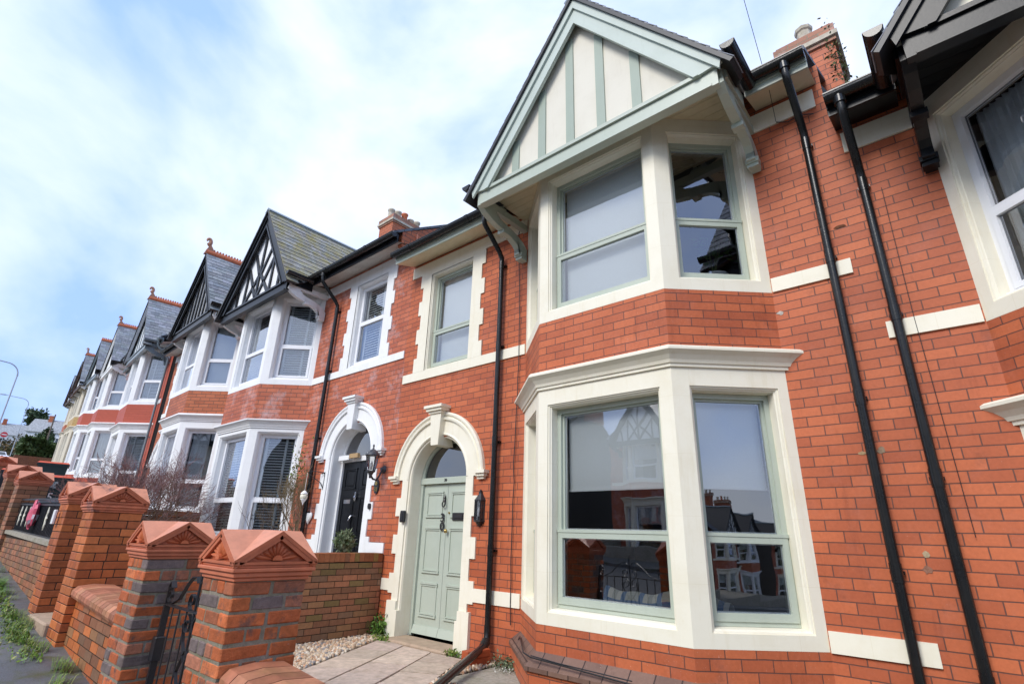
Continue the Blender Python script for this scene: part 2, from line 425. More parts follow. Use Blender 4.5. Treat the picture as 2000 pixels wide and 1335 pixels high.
def window(par, m, F, s0, s1, z0, z1, t, kind, cover, d=.13, seed=0):
    """timber sash or plastic casement; cover = what hangs behind the glass"""
    r = random.Random(seed)
    mb = MB(m)
    if kind == 'green':
        fring(mb, F, s0, s1, z0, z1, .045, d, d+.10)
        fring(mb, F, s0+.045, s1-.045, t, z1-.045, .022, d+.03, d+.075)
        fbox(mb, F, s0+.004, s1-.004, d-.018, d+.028, t-.006, t+.022)       # meeting rail drip
        fring(mb, F, s0+.012, s1-.012, z0+.035, t-.007, .05, d-.012, d+.03, .06)
        g = [(s0+.067, s1-.067, t+.022, z1-.067, d+.05), (s0+.062, s1-.062, z0+.095, t-.057, d+.012)]
        wm = m_green
    else:
        fring(mb, F, s0, s1, z0, z1, .065, d, d+.07)
        fbox(mb, F, s0+.065, s1-.065, d, d+.07, t-.035, t+.035)
        fring(mb, F, s0+.045, s1-.045, z0+.045, t-.018, .04, d-.016, d+.03)
        fbox(mb, F, s0-.01, s1+.01, d-.04, d-.017, z0-.004, z0+.03)
        g = [(s0+.065, s1-.065, t+.035, z1-.065, d+.04), (s0+.085, s1-.085, z0+.085, t-.058, d+.012)]
        wm = m_upvc
    wo = mb.build('window', wm, par)
    gl = MB(m)
    for (a,b,c,e,dd) in g: gl.face([F(a,dd,c), F(b,dd,c), F(b,dd,e), F(a,dd,e)])
    gl.build('glass_pane', m_glass, wo)
    bd = MB(m)
    for (a,b,c,e,dd) in g: fring(bd, F, a+.0005, b-.0005, c+.0005, e-.0005, .010 if kind == 'green' else .006, dd+.002, dd+.012)
    bd.build('glazing_bead', m_whitepl if kind == 'green' else m_blackplastic, wo)
    dd = d+.13
    if cover[0] == 'blind':
        zb = z1-.05-(z1-z0-.08)*cover[1]
        b = MB(m)
        b.face([F(s0+.06,dd,zb), F(s1-.06,dd,zb), F(s1-.06,dd,z1-.03), F(s0+.06,dd,z1-.03)])
        fbox(b, F, s0+.06, s1-.06, dd-.012, dd+.006, zb-.022, zb)
        b.build('roller_blind', m_blind if len(cover) < 3 else cover[2], wo)
    elif cover[0] in ('slats', 'shutter', 'closed'):
        cl_ = .019 if cover[0] == 'closed' else 0
        b = MB(m); n = int((z1-z0-.12)/.052)
        for i in range(n):
            z = z0+.08+i*.052
            b.hexa([F(s0+.08,dd-.015,z), F(s1-.08,dd-.015,z), F(s1-.08,dd+.02,z+.02+cl_), F(s0+.08,dd+.02,z+.02+cl_),
                    F(s0+.08,dd-.015,z+.006), F(s1-.08,dd-.015,z+.006), F(s1-.08,dd+.02,z+.026+cl_), F(s0+.08,dd+.02,z+.026+cl_)])
        if cover[0] in ('shutter', 'closed'):
            for s in (s0+.08, s0*.38+s1*.62, s1-.12): fbox(b, F, s, s+.045, dd-.03, dd-.016, z0+.06, z1-.05)
        b.build('slatted_blind', m_blindw, wo)
    elif cover[0] == 'curtain':
        b = MB(m); a, c = s0+.05+(s1-s0-.1)*cover[1], s0+.05+(s1-s0-.1)*cover[2]
        n = 40; b.sm = True
        pts = [(a+(c-a)*i/n, dd+.03+.018*sin(i*1.9+r.random()*.9)) for i in range(n+1)]
        for p, q in zip(pts, pts[1:]): b.face([F(p[0],p[1],z0+.03), F(q[0],q[1],z0+.03), F(q[0],q[1],z1-.03), F(p[0],p[1],z1-.03)])
        b.build('curtain', cover[3], wo)
    return wo

def wallcells(mb, xs, zs, holes, y=0):
    xs = sorted(set(xs)); zs = sorted(set(zs))
    for a, b in zip(xs, xs[1:]):
        for c, d in zip(zs, zs[1:]):
            mx, mz = (a+b)/2, (c+d)/2
            if any(h[0] < mx < h[1] and h[2] < mz < h[3] for h in holes): continue
            mb.face([(a,y,c), (b,y,c), (b,y,d), (a,y,d)])

def slates(mb, O, U, V, nrm, W, H, keep, seed, gauge=.19, sw=.27):
    """O origin at the eaves, U along, V upslope"""
    r = random.Random(seed)
    O, U, V, nrm = Vector(O), Vector(U).normalized(), Vector(V).normalized(), Vector(nrm).normalized()
    rows = int(H/gauge)+1
    for i in range(rows):
        h0 = i*gauge; h1 = min(H+.0, h0+gauge*1.25)
        if h1-h0 < .04: continue
        k = -(.5*sw if i % 2 else 0)
        while k < W:
            a = max(0, k); b = min(W, k+sw)
            if b-a > .03 and keep(min((a+b)/2, W), h0+.05):
                g = .75+.5*r.random(); c = (g*(.95+.1*r.random()), g, g*(.95+.12*r.random()))
                lift = .010+.004*r.random(); dz = (r.random()-.5)*.012
                a2, b2 = a+.0025, b-.0025
                p = []
                for (t0, t1) in ((0., .007), ):
                    for q, hh, base in ((a2,h0+dz,lift), (b2,h0+dz,lift), (b2,h1,0), (a2,h1,0)):
                        p.append(O+U*q+V*hh+nrm*(base+t0))
                    for q, hh, base in ((a2,h0+dz,lift), (b2,h0+dz,lift), (b2,h1,0), (a2,h1,0)):
                        p.append(O+U*q+V*hh+nrm*(base+t1))
                mb.hexa(p, c)
            k += sw

def arc(cx, cz, r, a0, a1, n):
    return [(cx+r*cos(a0+(a1-a0)*i/n), cz+r*sin(a0+(a1-a0)*i/n)) for i in range(n+1)]

def door_surround(mb, uc, trim_l=9, base=-.08, top_base=.45, zsp=2.05):
    """arched masonry surround centred on uc"""
    hi, dep = .565, .26
    prof = [(.60,-.0), (.60,-.02), (.615,-.032), (.63,-.024), (.64,-.02), (.815,-.02), (.82,-.05), (.85,-.055), (.865,-.035), (.89,-.06), (.915,-.062), (.93,-.045), (.93,.01)]
    N = 28
    # arch sweep
    inner = [(hi,dep), (hi,.03), (.575,.005), (.60,0)]
    allp = inner+prof[1:]
    for (r0,y0), (r1,y1) in zip(allp, allp[1:]):
        A = arc(uc, zsp, r0, 0, pi, N); B = arc(uc, zsp, r1, 0, pi, N)
        for i in range(N):
            mb.face([(A[i][0],y0,A[i][1]), (B[i][0],y1,B[i][1]), (B[i+1][0],y1,B[i+1][1]), (A[i+1][0],y0,A[i+1][1])])
    # jambs with toothed outer edge
    for s in (-1, 1):
        for (r0,y0), (r1,y1) in zip(inner, inner[1:]):
            mb.face([(uc+s*r0,y0,base), (uc+s*r1,y1,base), (uc+s*r1,y1,zsp), (uc+s*r0,y0,zsp)])
        z = zsp; k = 0
        zs = []
        while z > top_base+.05:
            zz = max(top_base, z-.252); w = .735 if k % 2 == 0 else .83
            if zz-top_base < .08: zz = top_base
            x0, x1 = uc+s*.60, uc+s*w
            mb.box(x0, x1, -.02, .01, zz, z)
            z = zz; k += 1
        mb.box(uc+s*.60, uc+s*.80, -.045, .01, base, top_base-.002)
        mb.box(uc+s*.5655, uc+s*.5995, -.045, .02, base, top_base*.75)
        # impost
        for (o, za, zb) in ((.0,2.0,2.035), (.03,2.035,2.07), (.055,2.07,2.11)):
            mb.box(uc+s*.82, uc+s*(.94+o), -.04-o, .01, za+(zsp-2.05), zb+(zsp-2.05))
    # keystone
    k0, k1 = zsp+.45, zsp+.90
    mb.hexa([(uc-.075,-.10,k0), (uc+.075,-.10,k0), (uc+.075,.2,k0), (uc-.075,.2,k0), (uc-.115,-.115,k1), (uc+.115,-.115,k1), (uc+.115,.01,k1), (uc-.115,.01,k1)])
    for (o, za, zb) in ((.02,0,.035), (.05,.035,.075), (.075,.075,.115)):
        mb.box(uc-.115-o, uc+.115+o, -.115-o, .01, k1+za, k1+zb)

def panel_door(par, m, uc, mat, zsill, ztop, zsp, leaves=2, number=None, style='green', y=.20):
    hi = .565
    mb = MB(m)
    fr = .05
    for s in (-1, 1): mb.box(uc+s*(hi+.02), uc+s*(hi-fr), y-.0, y+.09, zsill, ztop)
    mb.box(uc-hi-.02, uc+hi+.02, y-.012, y+.09, ztop, zsp+.035)
    # fanlight rim
    N = 24
    A = arc(uc, zsp, hi+.03, 0.04, pi-.04, N); B = arc(uc, zsp, hi-.05, 0.04, pi-.04, N)
    for i in range(N):
        mb.face([(A[i][0],y,A[i][1]), (B[i][0],y,B[i][1]), (B[i+1][0],y,B[i+1][1]), (A[i+1][0],y,A[i+1][1])])
        mb.face([(B[i][0],y,B[i][1]), (B[i][0],y+.04,B[i][1]), (B[i+1][0],y+.04,B[i+1][1]), (B[i+1][0],y,B[i+1][1])])
    frame = mb.build('door_frame', mat if style == 'green' else m_white, par)
    g = MB(m)
    pts = [(uc-hi+.03, y+.03, zsp+.03)]+[(x, y+.03, z) for x, z in arc(uc, zsp+.03, hi-.03, 0, pi, N)][::-1]
    g.face([(x, y+.03, z) for x, z in arc(uc, zsp+.02, hi-.045, 0, pi, N)])
    g.build('fanlight_glass', m_fanglass, frame)
    d = MB(m)
    w = hi-fr
    yd = y+.035
    halves = ((uc-w+.003, uc-.003), (uc+.003, uc+w-.003)) if leaves == 2 else ((uc-w+.003, uc+w-.003),)
    for a, b in halves:
        d.box(a, b, yd, yd+.045, zsill+.02, ztop-.004)
        if style == 'green':
            d.hexa([(a,yd-.045,zsill+.03), (b,yd-.045,zsill+.03), (b,yd-.001,zsill+.03), (a,yd-.001,zsill+.03), (a,yd-.012,zsill+.13), (b,yd-.012,zsill+.13), (b,yd-.001,zsill+.13), (a,yd-.001,zsill+.13)])
        cols = [(a+.09, b-.085)] if leaves == 2 else [(a+.10, (a+b)/2-.05), ((a+b)/2+.05, b-.10)]
        for pa, pb in cols:
            hgt = ztop-zsill
            for (q0, q1) in ((.12,.335), (.395,.70), (.765,.945)):
                z0, z1 = zsill+hgt*q0, zsill+hgt*q1
                mo = .022
                for (x0,x1,c0,c1) in ((pa,pa+mo,z0,z1), (pb-mo,pb,z0,z1)): d.box(x0, x1, yd-.012, yd-.0005, c0, c1)
                for (c0, c1, pr) in ((z0,z0+mo,.02), (z0+mo+.008,z0+2*mo,.013), (z1-mo,z1,.02), (z1-2*mo,z1-mo-.008,.013)):
                    d.box(pa-.012, pb+.012, yd-pr, yd-.001, c0, c1)
                if style != 'green':
                    d.hexa([(pa+.05,yd-.012,z0+.07), (pb-.05,yd-.012,z0+.07), (pb-.03,yd-.001,z0+.05), (pa+.03,yd-.001,z0+.05), (pa+.05,yd-.012,z1-.07), (pb-.05,yd-.012,z1-.07), (pb-.03,yd-.001,z1-.05), (pa+.03,yd-.001,z1-.05)])
    dr = d.build('door', mat, par)
    return dr, frame, yd

def gutter(mb, p0, p1, r=.062):
    """half-round gutter, solid, from p0 to p1"""
    p0, p1 = Vector(p0), Vector(p1); d = (p1-p0).normalized(); s = d.cross(Vector((0,0,1))).normalized()
    prof = []
    n = 10
    for i in range(n+1):
        a = pi+pi*i/n
        prof.append((cos(a)*r, sin(a)*r))
    prof += [(r+.006, 0), (r+.006, .012), (-r-.006, .012), (-r-.006, 0)]
    A = [p0+s*x+Vector((0,0,z)) for x, z in prof]; B = [p1+s*x+Vector((0,0,z)) for x, z in prof]
    k = len(prof)
    F = [[i, (i+1) % k, k+(i+1) % k, k+i] for i in range(k)]+[list(range(k))[::-1], [k+i for i in range(k)]]
    mb.grid(A+B, F)
    L = (p1-p0).length; q = 0.6
    while q < L-.3:   # union brackets
        c = p0+d*q
        A = [c+s*x*1.09+Vector((0,0,z*1.09)) for x, z in prof]; B = [c+d*.06+s*x*1.09+Vector((0,0,z*1.09)) for x, z in prof]
        mb.grid(A+B, F); q += 1.35

def bracket(mb, u, gy, zt, zb, w=.085):
    """carved timber bracket in the y-z plane: from wall (y=0) out to the gable tip"""
    H = zt-zb; D = -gy
    fr = [(-.985,0), (-.99,-.12), (-.90,-.27), (-.76,-.40), (-.62,-.47), (-.53,-.49), (-.545,-.56), (-.47,-.60), (-.46,-.55), (-.36,-.60), (-.26,-.70), (-.19,-.83), (-.165,-.92), (-.20,-.94), (-.20,-.985), (-.17,-1.0), (-.14,-1.0), (-.14,-1.06), (-.10,-1.10), (-.02,-1.12)]
    bk = [(-.02,-.70), (-.10,-.52), (-.22,-.40), (-.36,-.31), (-.50,-.26), (-.62,-.18), (-.72,0)]
    pts = [(y*D, zt+z*H) for y, z in fr+bk]
    # triangulated strip: pair the front and back edges
    a = [(y*D, zt+z*H) for y, z in fr]; b = [(y*D, zt+z*H) for y, z in bk[::-1]]
    n = len(a)
    bb = []
    for i in range(n):
        t = i/(n-1)*(len(b)-1); k = min(int(t), len(b)-2); f = t-k
        bb.append((b[k][0]*(1-f)+b[k+1][0]*f, b[k][1]*(1-f)+b[k+1][1]*f))
    for i in range(n-1):
        q = [a[i], a[i+1], bb[i+1], bb[i]]
        mb.hexa([(u-w/2,q[0][0],q[0][1]), (u+w/2,q[0][0],q[0][1]), (u+w/2,q[3][0],q[3][1]), (u-w/2,q[3][0],q[3][1]),
                 (u-w/2,q[1][0],q[1][1]), (u+w/2,q[1][0],q[1][1]), (u+w/2,q[2][0],q[2][1]), (u-w/2,q[2][0],q[2][1])])
    # raised knuckle and foot mouldings
    for (yy, zz, h, p) in ((-.50,-.535,.05,.014), (-.12,-.97,.05,.02), (-.10,-1.06,.05,.012)):
        y0 = yy*D; z0 = zt+zz*H
        mb.box(u-w/2-p, u+w/2+p, y0-.05, y0+.04, z0-h/2, z0+h/2)
    # horizontal timber under the soffit
    mb.box(u-w/2+.005, u+w/2-.005, gy*.97, -.01, zt+.002, zt+.10)

def house(name, label, loc, rz, m, P):
    """P: dictionary of finishes. local u axis: bay at 0, door at +ud"""
    root = empty('terraced_house', label, 'house', loc, rz, 'terraced houses along the street')
    g = P.get
    brick, trim, wk = g('brick', m_brick), g('trim', m_cream), g('wkind', 'upvc')
    wood, bargem, soff = g('wood', m_black), g('barge', g('wood', m_black)), g('soffit', m_soffitw)
    ud, s1, s2 = g('ud', 3.12), g('s1', 2.0), g('s2', 4.1)
    cz0, cz1 = g('cornice', (2.79, 2.965)); zb0, zb1 = g('band', (3.57, 3.712)); ztop = 5.66
    hw, gy, zt, za = g('hw', 1.63), g('gy', -1.0), g('gz', 5.55), g('ga', 7.80)
    covers = g('covers', {})
    cv = lambda k: covers.get(k, covers.get('all', ('blind', .9)))
    det = g('detail', 2)
    # ---- brickwork
    b = MB(m)
    wu = (ud-.485, ud+.485); wz = (3.712, 5.40)
    dr = (ud-.60, ud+.60, -.6, 2.62)
    holes = [(-1.52,1.52,-.9,5.72), (wu[0],wu[1],wz[0],wz[1]), dr]
    wallcells(b, [-s1,-1.52,1.52,wu[0],wu[1],dr[0],dr[1],s2], [-.9,wz[0],wz[1],dr[3],5.72,5.95], holes)
    rows = [[(p[0],p[1],z) for p in BAY] for z in (-.9, .564)]
    for lo, hi_ in ((-.9,.566), (cz1-.03, zb0+.002)):
        for i in range(3): b.face([(*BAY[i],lo), (*BAY[i+1],lo), (*BAY[i+1],hi_), (*BAY[i],hi_)])
    # plinth
    baysweep(b, [(.085,-.9), (.085,.20)])
    b.build('brick_wall', brick, root, uvo=(loc[0], loc[2]))
    if g('scars'):
        r = random.Random(3); k = MB(m)
        for (u, z, sx, sz, c) in g('scars'):
            n = 11; k = MB(m); k.prism([(u+sx*cos(2*pi*i/n)*(.6+.6*r.random()), z+sz*sin(2*pi*i/n)*(.6+.6*r.random())) for i in range(n)], -.004, .002, 'y', c)
            k.build('mortar_scar', M_attr('patched_mortar', (1,1,1), .9, 40, .5, .9, .006, .1), root)
    # side and back walls close the volume
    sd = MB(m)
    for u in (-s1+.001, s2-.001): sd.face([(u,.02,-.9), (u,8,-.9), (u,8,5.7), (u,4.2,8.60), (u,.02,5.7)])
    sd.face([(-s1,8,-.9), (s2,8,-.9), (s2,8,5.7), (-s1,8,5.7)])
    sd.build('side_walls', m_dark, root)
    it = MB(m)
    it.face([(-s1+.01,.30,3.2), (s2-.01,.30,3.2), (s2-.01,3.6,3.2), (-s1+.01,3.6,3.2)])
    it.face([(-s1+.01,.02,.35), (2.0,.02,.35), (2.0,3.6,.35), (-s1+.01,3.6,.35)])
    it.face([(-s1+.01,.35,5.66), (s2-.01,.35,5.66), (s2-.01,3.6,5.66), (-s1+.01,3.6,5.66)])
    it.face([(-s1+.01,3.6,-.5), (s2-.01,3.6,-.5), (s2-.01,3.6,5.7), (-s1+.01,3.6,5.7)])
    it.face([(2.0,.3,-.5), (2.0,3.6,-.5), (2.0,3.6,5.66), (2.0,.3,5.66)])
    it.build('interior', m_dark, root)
    # plinth coping course
    pc = MB(m)
    baysweep(pc, [(.085,.20), (.11,.20), (.11,.235), (.0,.345)])
    pc.build('plinth_coping', g('plinth', m_plinth), root)
    # ---- masonry trim on the bay
    t = MB(m)
    fr = [Fr(BAY[i], BAY[i+1]) for i in range(3)]
    spans = [(.09, fr[0].L-.155), (.12, 1.5-.12), (.155, fr[2].L-.09)]
    for i, F in enumerate(fr):
        surround_panel(t, F, .564, cz0+.01, spans[i][0], spans[i][1], .672, 2.622)
        surround_panel(t, F, zb0, ztop, spans[i][0], spans[i][1], zb1-.02 if zb1 < 3.75 else zb1-.02, 5.46)
    baysweep(t, [(0,cz0), (.02,cz0), (.022,cz0+.03), (.035,cz0+.032), (.045,cz0+.06), (.075,cz0+.10), (.105,cz0+.125), (.118,cz0+.135), (.118,cz0+.158), (.10,cz1), (0,cz1+.012)])
    sur = t.build('bay_surround', trim, root)
    # ---- flat trim: bands, frieze, small window
    q = MB(m)
    dl = ud-.83
    gp_ = -s1+g('gap', .12)
    for nm, (a_, b_, c_, d_) in (('sill_band',(1.53,dl,.564,.712)), ('sill_band',(ud+.83,s2-.02,.564,.712)), ('sill_band',(gp_,-1.53,.564,.712)), ('string_course',(gp_,-1.53,zb0,zb1)),
                                 ('string_course',(1.53,s2-.02,zb0,zb1-.002)), ('frieze',(gp_,-1.53,5.44,5.66)), ('frieze',(1.53,s2-.02,5.46,5.66))):
        bm_ = MB(m); bm_.box(a_, b_, -.02, .005, c_, d_); bm_.build(nm, trim, root)
    Fw = Fr((ud-1, 0), (ud+1, 0))
    a, c = 1-.485, 1+.485
    z = 5.46; k = 0
    while z > zb1+.01:
        zz = z-.252 if z-.252 > zb1+.1 else zb1
        wl = .20 if k % 2 else .27
        q.box(wu[0]-wl, wu[0], -.02, .002, zz, z); q.box(wu[1], wu[1]+wl, -.02, .002, zz, z)
        z = zz; k += 1
    q.box(wu[0], wu[1], -.02, .002, 5.40, 5.46)
    reveal(q, Fw, a, c, zb1-.002, 5.40, .12, -.02)
    q.build('window_surround', trim, root)
    q = MB(m); door_surround(q, ud, top_base=.45); q.build('door_surround', trim, root)
    # ---- windows
    sd0 = g('seed', 1)
    for fl, (z0, z1, tt) in enumerate(((.705,2.586,1.375+g('tr',0)), (zb1+.012,5.425,4.43+g('tr',0)))):
        for i, F in enumerate(fr):
            window(root, m, F, spans[i][0]+.034, spans[i][1]-.034, z0, z1, tt, wk, cv((fl,i)), seed=sd0*10+fl*3+i)
    window(root, m, Fw, a+.034, c-.034, zb1+.03, 5.366, 4.37 if wk == 'green' else 4.6, wk, cv('small'), d=.09, seed=sd0*10+7)
    # ---- door
    door, frame, yd = panel_door(root, m, ud, g('doormat', m_white), .03, 2.0, 2.05, 2, style=g('doorstyle', 'green'))
    st = MB(m)
    st.bbox(ud-.60, ud+.60, -.20, .19, -.16, .028, .02)
    st.build('doorstep', m_stone, root)
    # ---- eaves
    e = MB(m); sf = MB(m)
    def gut(p, q_, r=.062):
        gg = MB(m); gutter(gg, p, q_, r); gg.build('gutter', g('guttermat', m_pvcblack), root)
    def eave(u0, u1):
        sf.face([(u0,0.,5.72), (u1,0.,5.72), (u1,-.40,5.60), (u0,-.40,5.60)])
        e = MB(m); e.box(u0, u1, -.415, -.395, 5.59, 5.74)
        e.box(u0, u1, -.43, -.414, 5.66, 5.738)
        e.build('fascia', g('fascia', wood), root)
        gut((u0,-.485,5.735), (u1,-.485,5.735))
    eave(hw+.02, s2-.02+g('ext', 0)); eave(-s1+g('gap', .12)*.5, -hw-.02)
    # gable soffit boards
    zsf = 5.64
    for (u0,u1) in ((-hw+.04, hw-.04),):
        n = 8
        for i in range(n):
            y0 = gy+.10+(-gy-.10)*i/n; y1 = gy+.10+(-gy-.10)*(i+1)/n
            sf.box(u0, u1, y0+.002, y1-.002, zsf, zsf+.02)
    sf.build('soffit', soff, root)
    # brick or timber strip above the frieze
    # ---- gable
    def barge(mb, off0, off1, y0, y1, zapex=za):
        sl = (zapex-zt)/hw; L = sqrt(1+sl*sl)
        o0, o1 = off0*L, off1*L       # vertical drop for a perpendicular offset
        for s in (-1, 1):
            pts = [(0, zapex-o0), (s*hw*1.0, zt-o0+.0), (s*(hw-off1*.0), zt-o0), (s*hw, max(zt-o0-.0, zt-o0)), (0, zapex-o1)]
            # lower end cut plumb-ish
            x_in = hw-(o1-o0)/sl*.55
            zc = zt-.03
            if off0 < .01: poly = [(0, zapex), (s*hw, zt), (s*(zapex-o1-zc)/sl, zc), (0, zapex-o1)] if off1 > .15 else [(0, zapex), (s*hw, zt), (s*(hw-.02), zt-o1+.05), (0, zapex-o1)]
            else: poly = [(0, zapex-o0), (s*(zapex-o0-zc)/sl, zc), (s*(zapex-o1-zc)/sl, zc), (0, zapex-o1)]
            if s > 0: poly = poly[::-1]
            mb.prism(poly, y0, y1, 'y')
    bg = MB(m)
    barge(bg, .0, .235, gy-.03, gy+.0)
    barge(bg, -.0, .085, gy-.058, gy-.031)
    barge(bg, .195, .235, gy-.045, gy-.0305)
    bg.build('bargeboard', bargem, root)
    tb = MB(m)
    zb = zt-.20
    tb.box(-hw+.06, hw-.06, gy+.004, gy+.10, zb, zt+.005)
    tb.box(-hw+.20, hw-.20, gy-.022, gy+.003, zt-.03, zt+.015)
    tb.box(-hw+.12, hw-.12, gy-.008, gy+.003, zb+.0, zb+.03)
    sl = (za-zt)/hw
    # side fascias of the projecting gable
    for s in (-1, 1):
        tb.box(s*(hw-.03), s*(hw+.0), gy+.101, -.40, 5.47, 5.63)
        gut((s*(hw+.085), gy-.10, 5.66), (s*(hw+.085), -.46, 5.66), .062)
    tb.build('tie_beam', wood, root)
    pn = MB(m)
    yp = gy+.075
    pn.face([(-hw+.02,yp,zt), (hw-.02,yp,zt), (0,yp,za-.03)])
    gp = pn.build('gable_panel', g('panel', m_cream), root)
    bt = MB(m)
    inner = lambda u: zt+(hw-abs(u))*sl-.24*sqrt(1+sl*sl)+.03
    gs = g('gstyle', 'battens')
    def ubar(u0, z0, u1, z1, w=.075):
        d = Vector((u1-u0, z1-z0)).normalized(); n = Vector((-d.y, d.x))*w/2
        pts = [(u0-n.x, z0-n.y), (u1-n.x, z1-n.y), (u1+n.x, z1+n.y), (u0+n.x, z0+n.y)]
        bt.prism(pts[::-1], gy+.04, yp-.001, 'y')
    if gs == 'battens':
        for u in (-.98,-.56,-.14,.28,.72) if m > 0 else (.72,.28,-.14,-.56,-.98):
            u = -u if m < 0 else u
            if inner(u) > zt+.05: bt.box(u-.055, u+.055, gy+.055, yp-.001, zt+.01, inner(u)+.06)
    elif gs == 'vees':
        ubar(-.02, zt, -.02, za-.5, .08)
        for s in (-1, 1):
            ubar(s*.02, zt+.05, s*.62, zt+.95); ubar(s*.03, zt+.62, s*.40, zt+1.25)
            ubar(s*.62, zt, s*.62, zt+.9, .07); ubar(s*1.0, zt, s*1.0, zt+.5, .07); ubar(s*.62, zt+.0, s*.06, zt+.62)
    elif gs == 'bars':
        for k in range(-4, 5):
            u = k*.29
            if inner(u) > zt+.05: bt.box(u-.04, u+.04, gy+.03, yp-.001, zt+.01, inner(u)+.04)
    if bt.v: bt.build('batten', g('battenmat', wood), gp)
    # ---- brackets
    for s in (-1, 1):
        k = MB(m); bracket(k, s*1.565, gy+.03, zt-.12, 4.99)
        k.build('bracket', g('bracketmat', wood), root)
    # ---- roofs
    alpha = math.atan(38/45.); ry = 4.2
    mr = MB(m)
    e0, e1 = -s1+.03, s2-.03
    th = .05
    for (ya,zaa,yb,zbb) in ((-.50,5.735,ry,8.65), (ry,8.65,8.2,5.75)):
        mr.hexa([(e0,ya,zaa), (e1,ya,zaa), (e1,yb,zbb), (e0,yb,zbb), (e0,ya,zaa+th), (e1,ya,zaa+th), (e1,yb,zbb+th), (e0,yb,zbb+th)])
    mr.build('main_roof', m_mainroof, root)
    # party upstand between stepped roofs
    if g('upstand'):
        up = MB(m)
        uu = g('upstand')
        up.prism([(-.10,5.40), (ry,8.35), (ry,8.60), (.0,6.03), (-.30,5.88), (-.30,5.60)], uu-.08, uu+.03, 'x')
        up.build('party_wall_upstand', g('upmat', m_brickorange), root)
    tanm = (8.65-5.735)/(ry+.50)
    zr = za+.034
    def yend(z): return -.50+(z-5.735)/tanm
    sr = MB(m); rb = MB(m)
    ov = .10
    y0 = gy-.09
    H = sqrt((hw+ov)**2+((hw+ov)*sl)**2)
    for s in (-1, 1):
        O = (s*(hw+ov), y0, zr-(hw+ov)*sl)
        V = Vector((-s*1, 0, sl)).normalized(); U = Vector((0,1,0)); N = Vector((s*sl, 0, 1)).normalized()
        Lr = yend(zr)-y0+.1
        vz = V.z
        keep = lambda a, h: y0+a < yend(O[2]+h*vz)+.12
        if det >= 1:
            slates(sr, Vector(O)+N*.02, U, V, N, Lr, H, keep, 31+s+int(g('seed', 1))*3, gauge=.165, sw=.25)
        # solid roof boards beneath
        zl = O[2]; yl = yend(zl)+.15; yh = yend(zr)+.15
        A = Vector(O); A2 = Vector((O[0], yl, zl)); B2 = Vector((0, yh, zr)); B = Vector((0, y0, zr))
        nn = N*.02
        rb.hexa([A-nn, A2-nn, B2-nn, B-nn, A+nn, A2+nn, B2+nn, B+nn])
    rb.build('gable_roof_deck', m_blackplastic if g('deck') is None else g('deck'), root)
    slo = sr.build('gable_roof_slates', g('slate', m_slate), root)
    rd = MB(m)
    ym = yend(zr)
    if g('crest'):
        q0 = y0
        while q0 < ym:
            rd.tube([(0,q0,zr+.045), (0,q0+.235,zr+.045)], .085, 10)
            for kk in range(3):
                yc = q0+.04+kk*.078
                rd.prism([(yc-.036,zr+.10), (yc+.036,zr+.10), (yc+.03,zr+.16), (yc,zr+.205), (yc-.03,zr+.16)], -.016, .016, 'x')
            q0 += .24
        rt = rd.build('ridge_tiles', m_terra, slo)
        if g('crest') == 2:
            f = MB(m)
            f.prism([(y0-.05,zr-.02), (y0+.22,zr-.02), (y0+.16,zr+.16), (y0+.06,zr+.30), (y0-.0,zr+.16)], -.06, .06, 'x')
            pts = []; rad = []
            for i in range(15):
                a = -1.35+i*.33; rr = .12-.005*i
                pts.append((0, y0-.01-rr*cos(a)*-.8*.8, zr+.40+rr*sin(a))); rad.append(.062-.0026*i)
            f.tube(pts, rad, 8)
            f.build('roof_finial', m_finial, slo)
    else:
        rd.prism([(-.11,zr-.04), (0,zr+.06), (.11,zr-.04), (.09,zr-.07), (0,zr+.02), (-.09,zr-.07)], y0, ym, 'y')
        rd.build('ridge_tiles', m_greengrey if not g('ridgemat') else g('ridgemat'), slo)
    # ---- rainwater pipes
    for (u, zbot) in g('pipes', ()):
        pm = MB(m); r = .036
        y1 = -.075
        pm.tube([(u,-.485,5.72), (u,-.485,5.56), (u,-.47,5.50), (u+.0,-.14,5.20), (u,-.08,5.12), (u,y1,5.0), (u,y1,zbot)], r, 12)
        for zz in (5.0, 3.75, 2.45, 1.15): 
            if zz > zbot: pm.tube([(u,y1,zz-.066), (u,y1,zz+.066)], r+.004, 12); pm.box(u-.046, u+.046, -.04, .0, zz-.012, zz+.012)
        pm.tube([(u,-.485,5.62), (u,-.485,5.74)], r+.012, 12)
        pm.build('downpipe', g('pipemat', m_pvcblack), root)
    # ---- chimney
    if g('chimney'):
        cu, cy, cw, cd, cz, n, zlo = g('chimney')
        c = MB(m)
        c.box(cu-cw/2, cu+cw/2, cy, cy+cd, zlo, cz-.32)
        c.box(cu-cw/2-.10, cu+cw/2+.12, cy-.02, cy+cd+.05, zlo, zlo+(cz-zlo)*.45)
        ch = c.build('chimney', g('chbrick', m_brickorange), root)
        k = MB(m); c2 = MB(m)
        for n_, (o, za_, zb_) in enumerate(((.03,cz-.32,cz-.26), (.06,cz-.26,cz-.19), (.035,cz-.19,cz-.05), (.0,cz-.05,cz))):
            (k if n_ == 1 else c2).box(cu-cw/2-o, cu+cw/2+o, cy-o, cy+cd+o, za_, zb_)
        c2.build('chimney_top_courses', m_chtop, ch)
        k.build('chimney_cornice', g('chcap', m_potcream), ch)
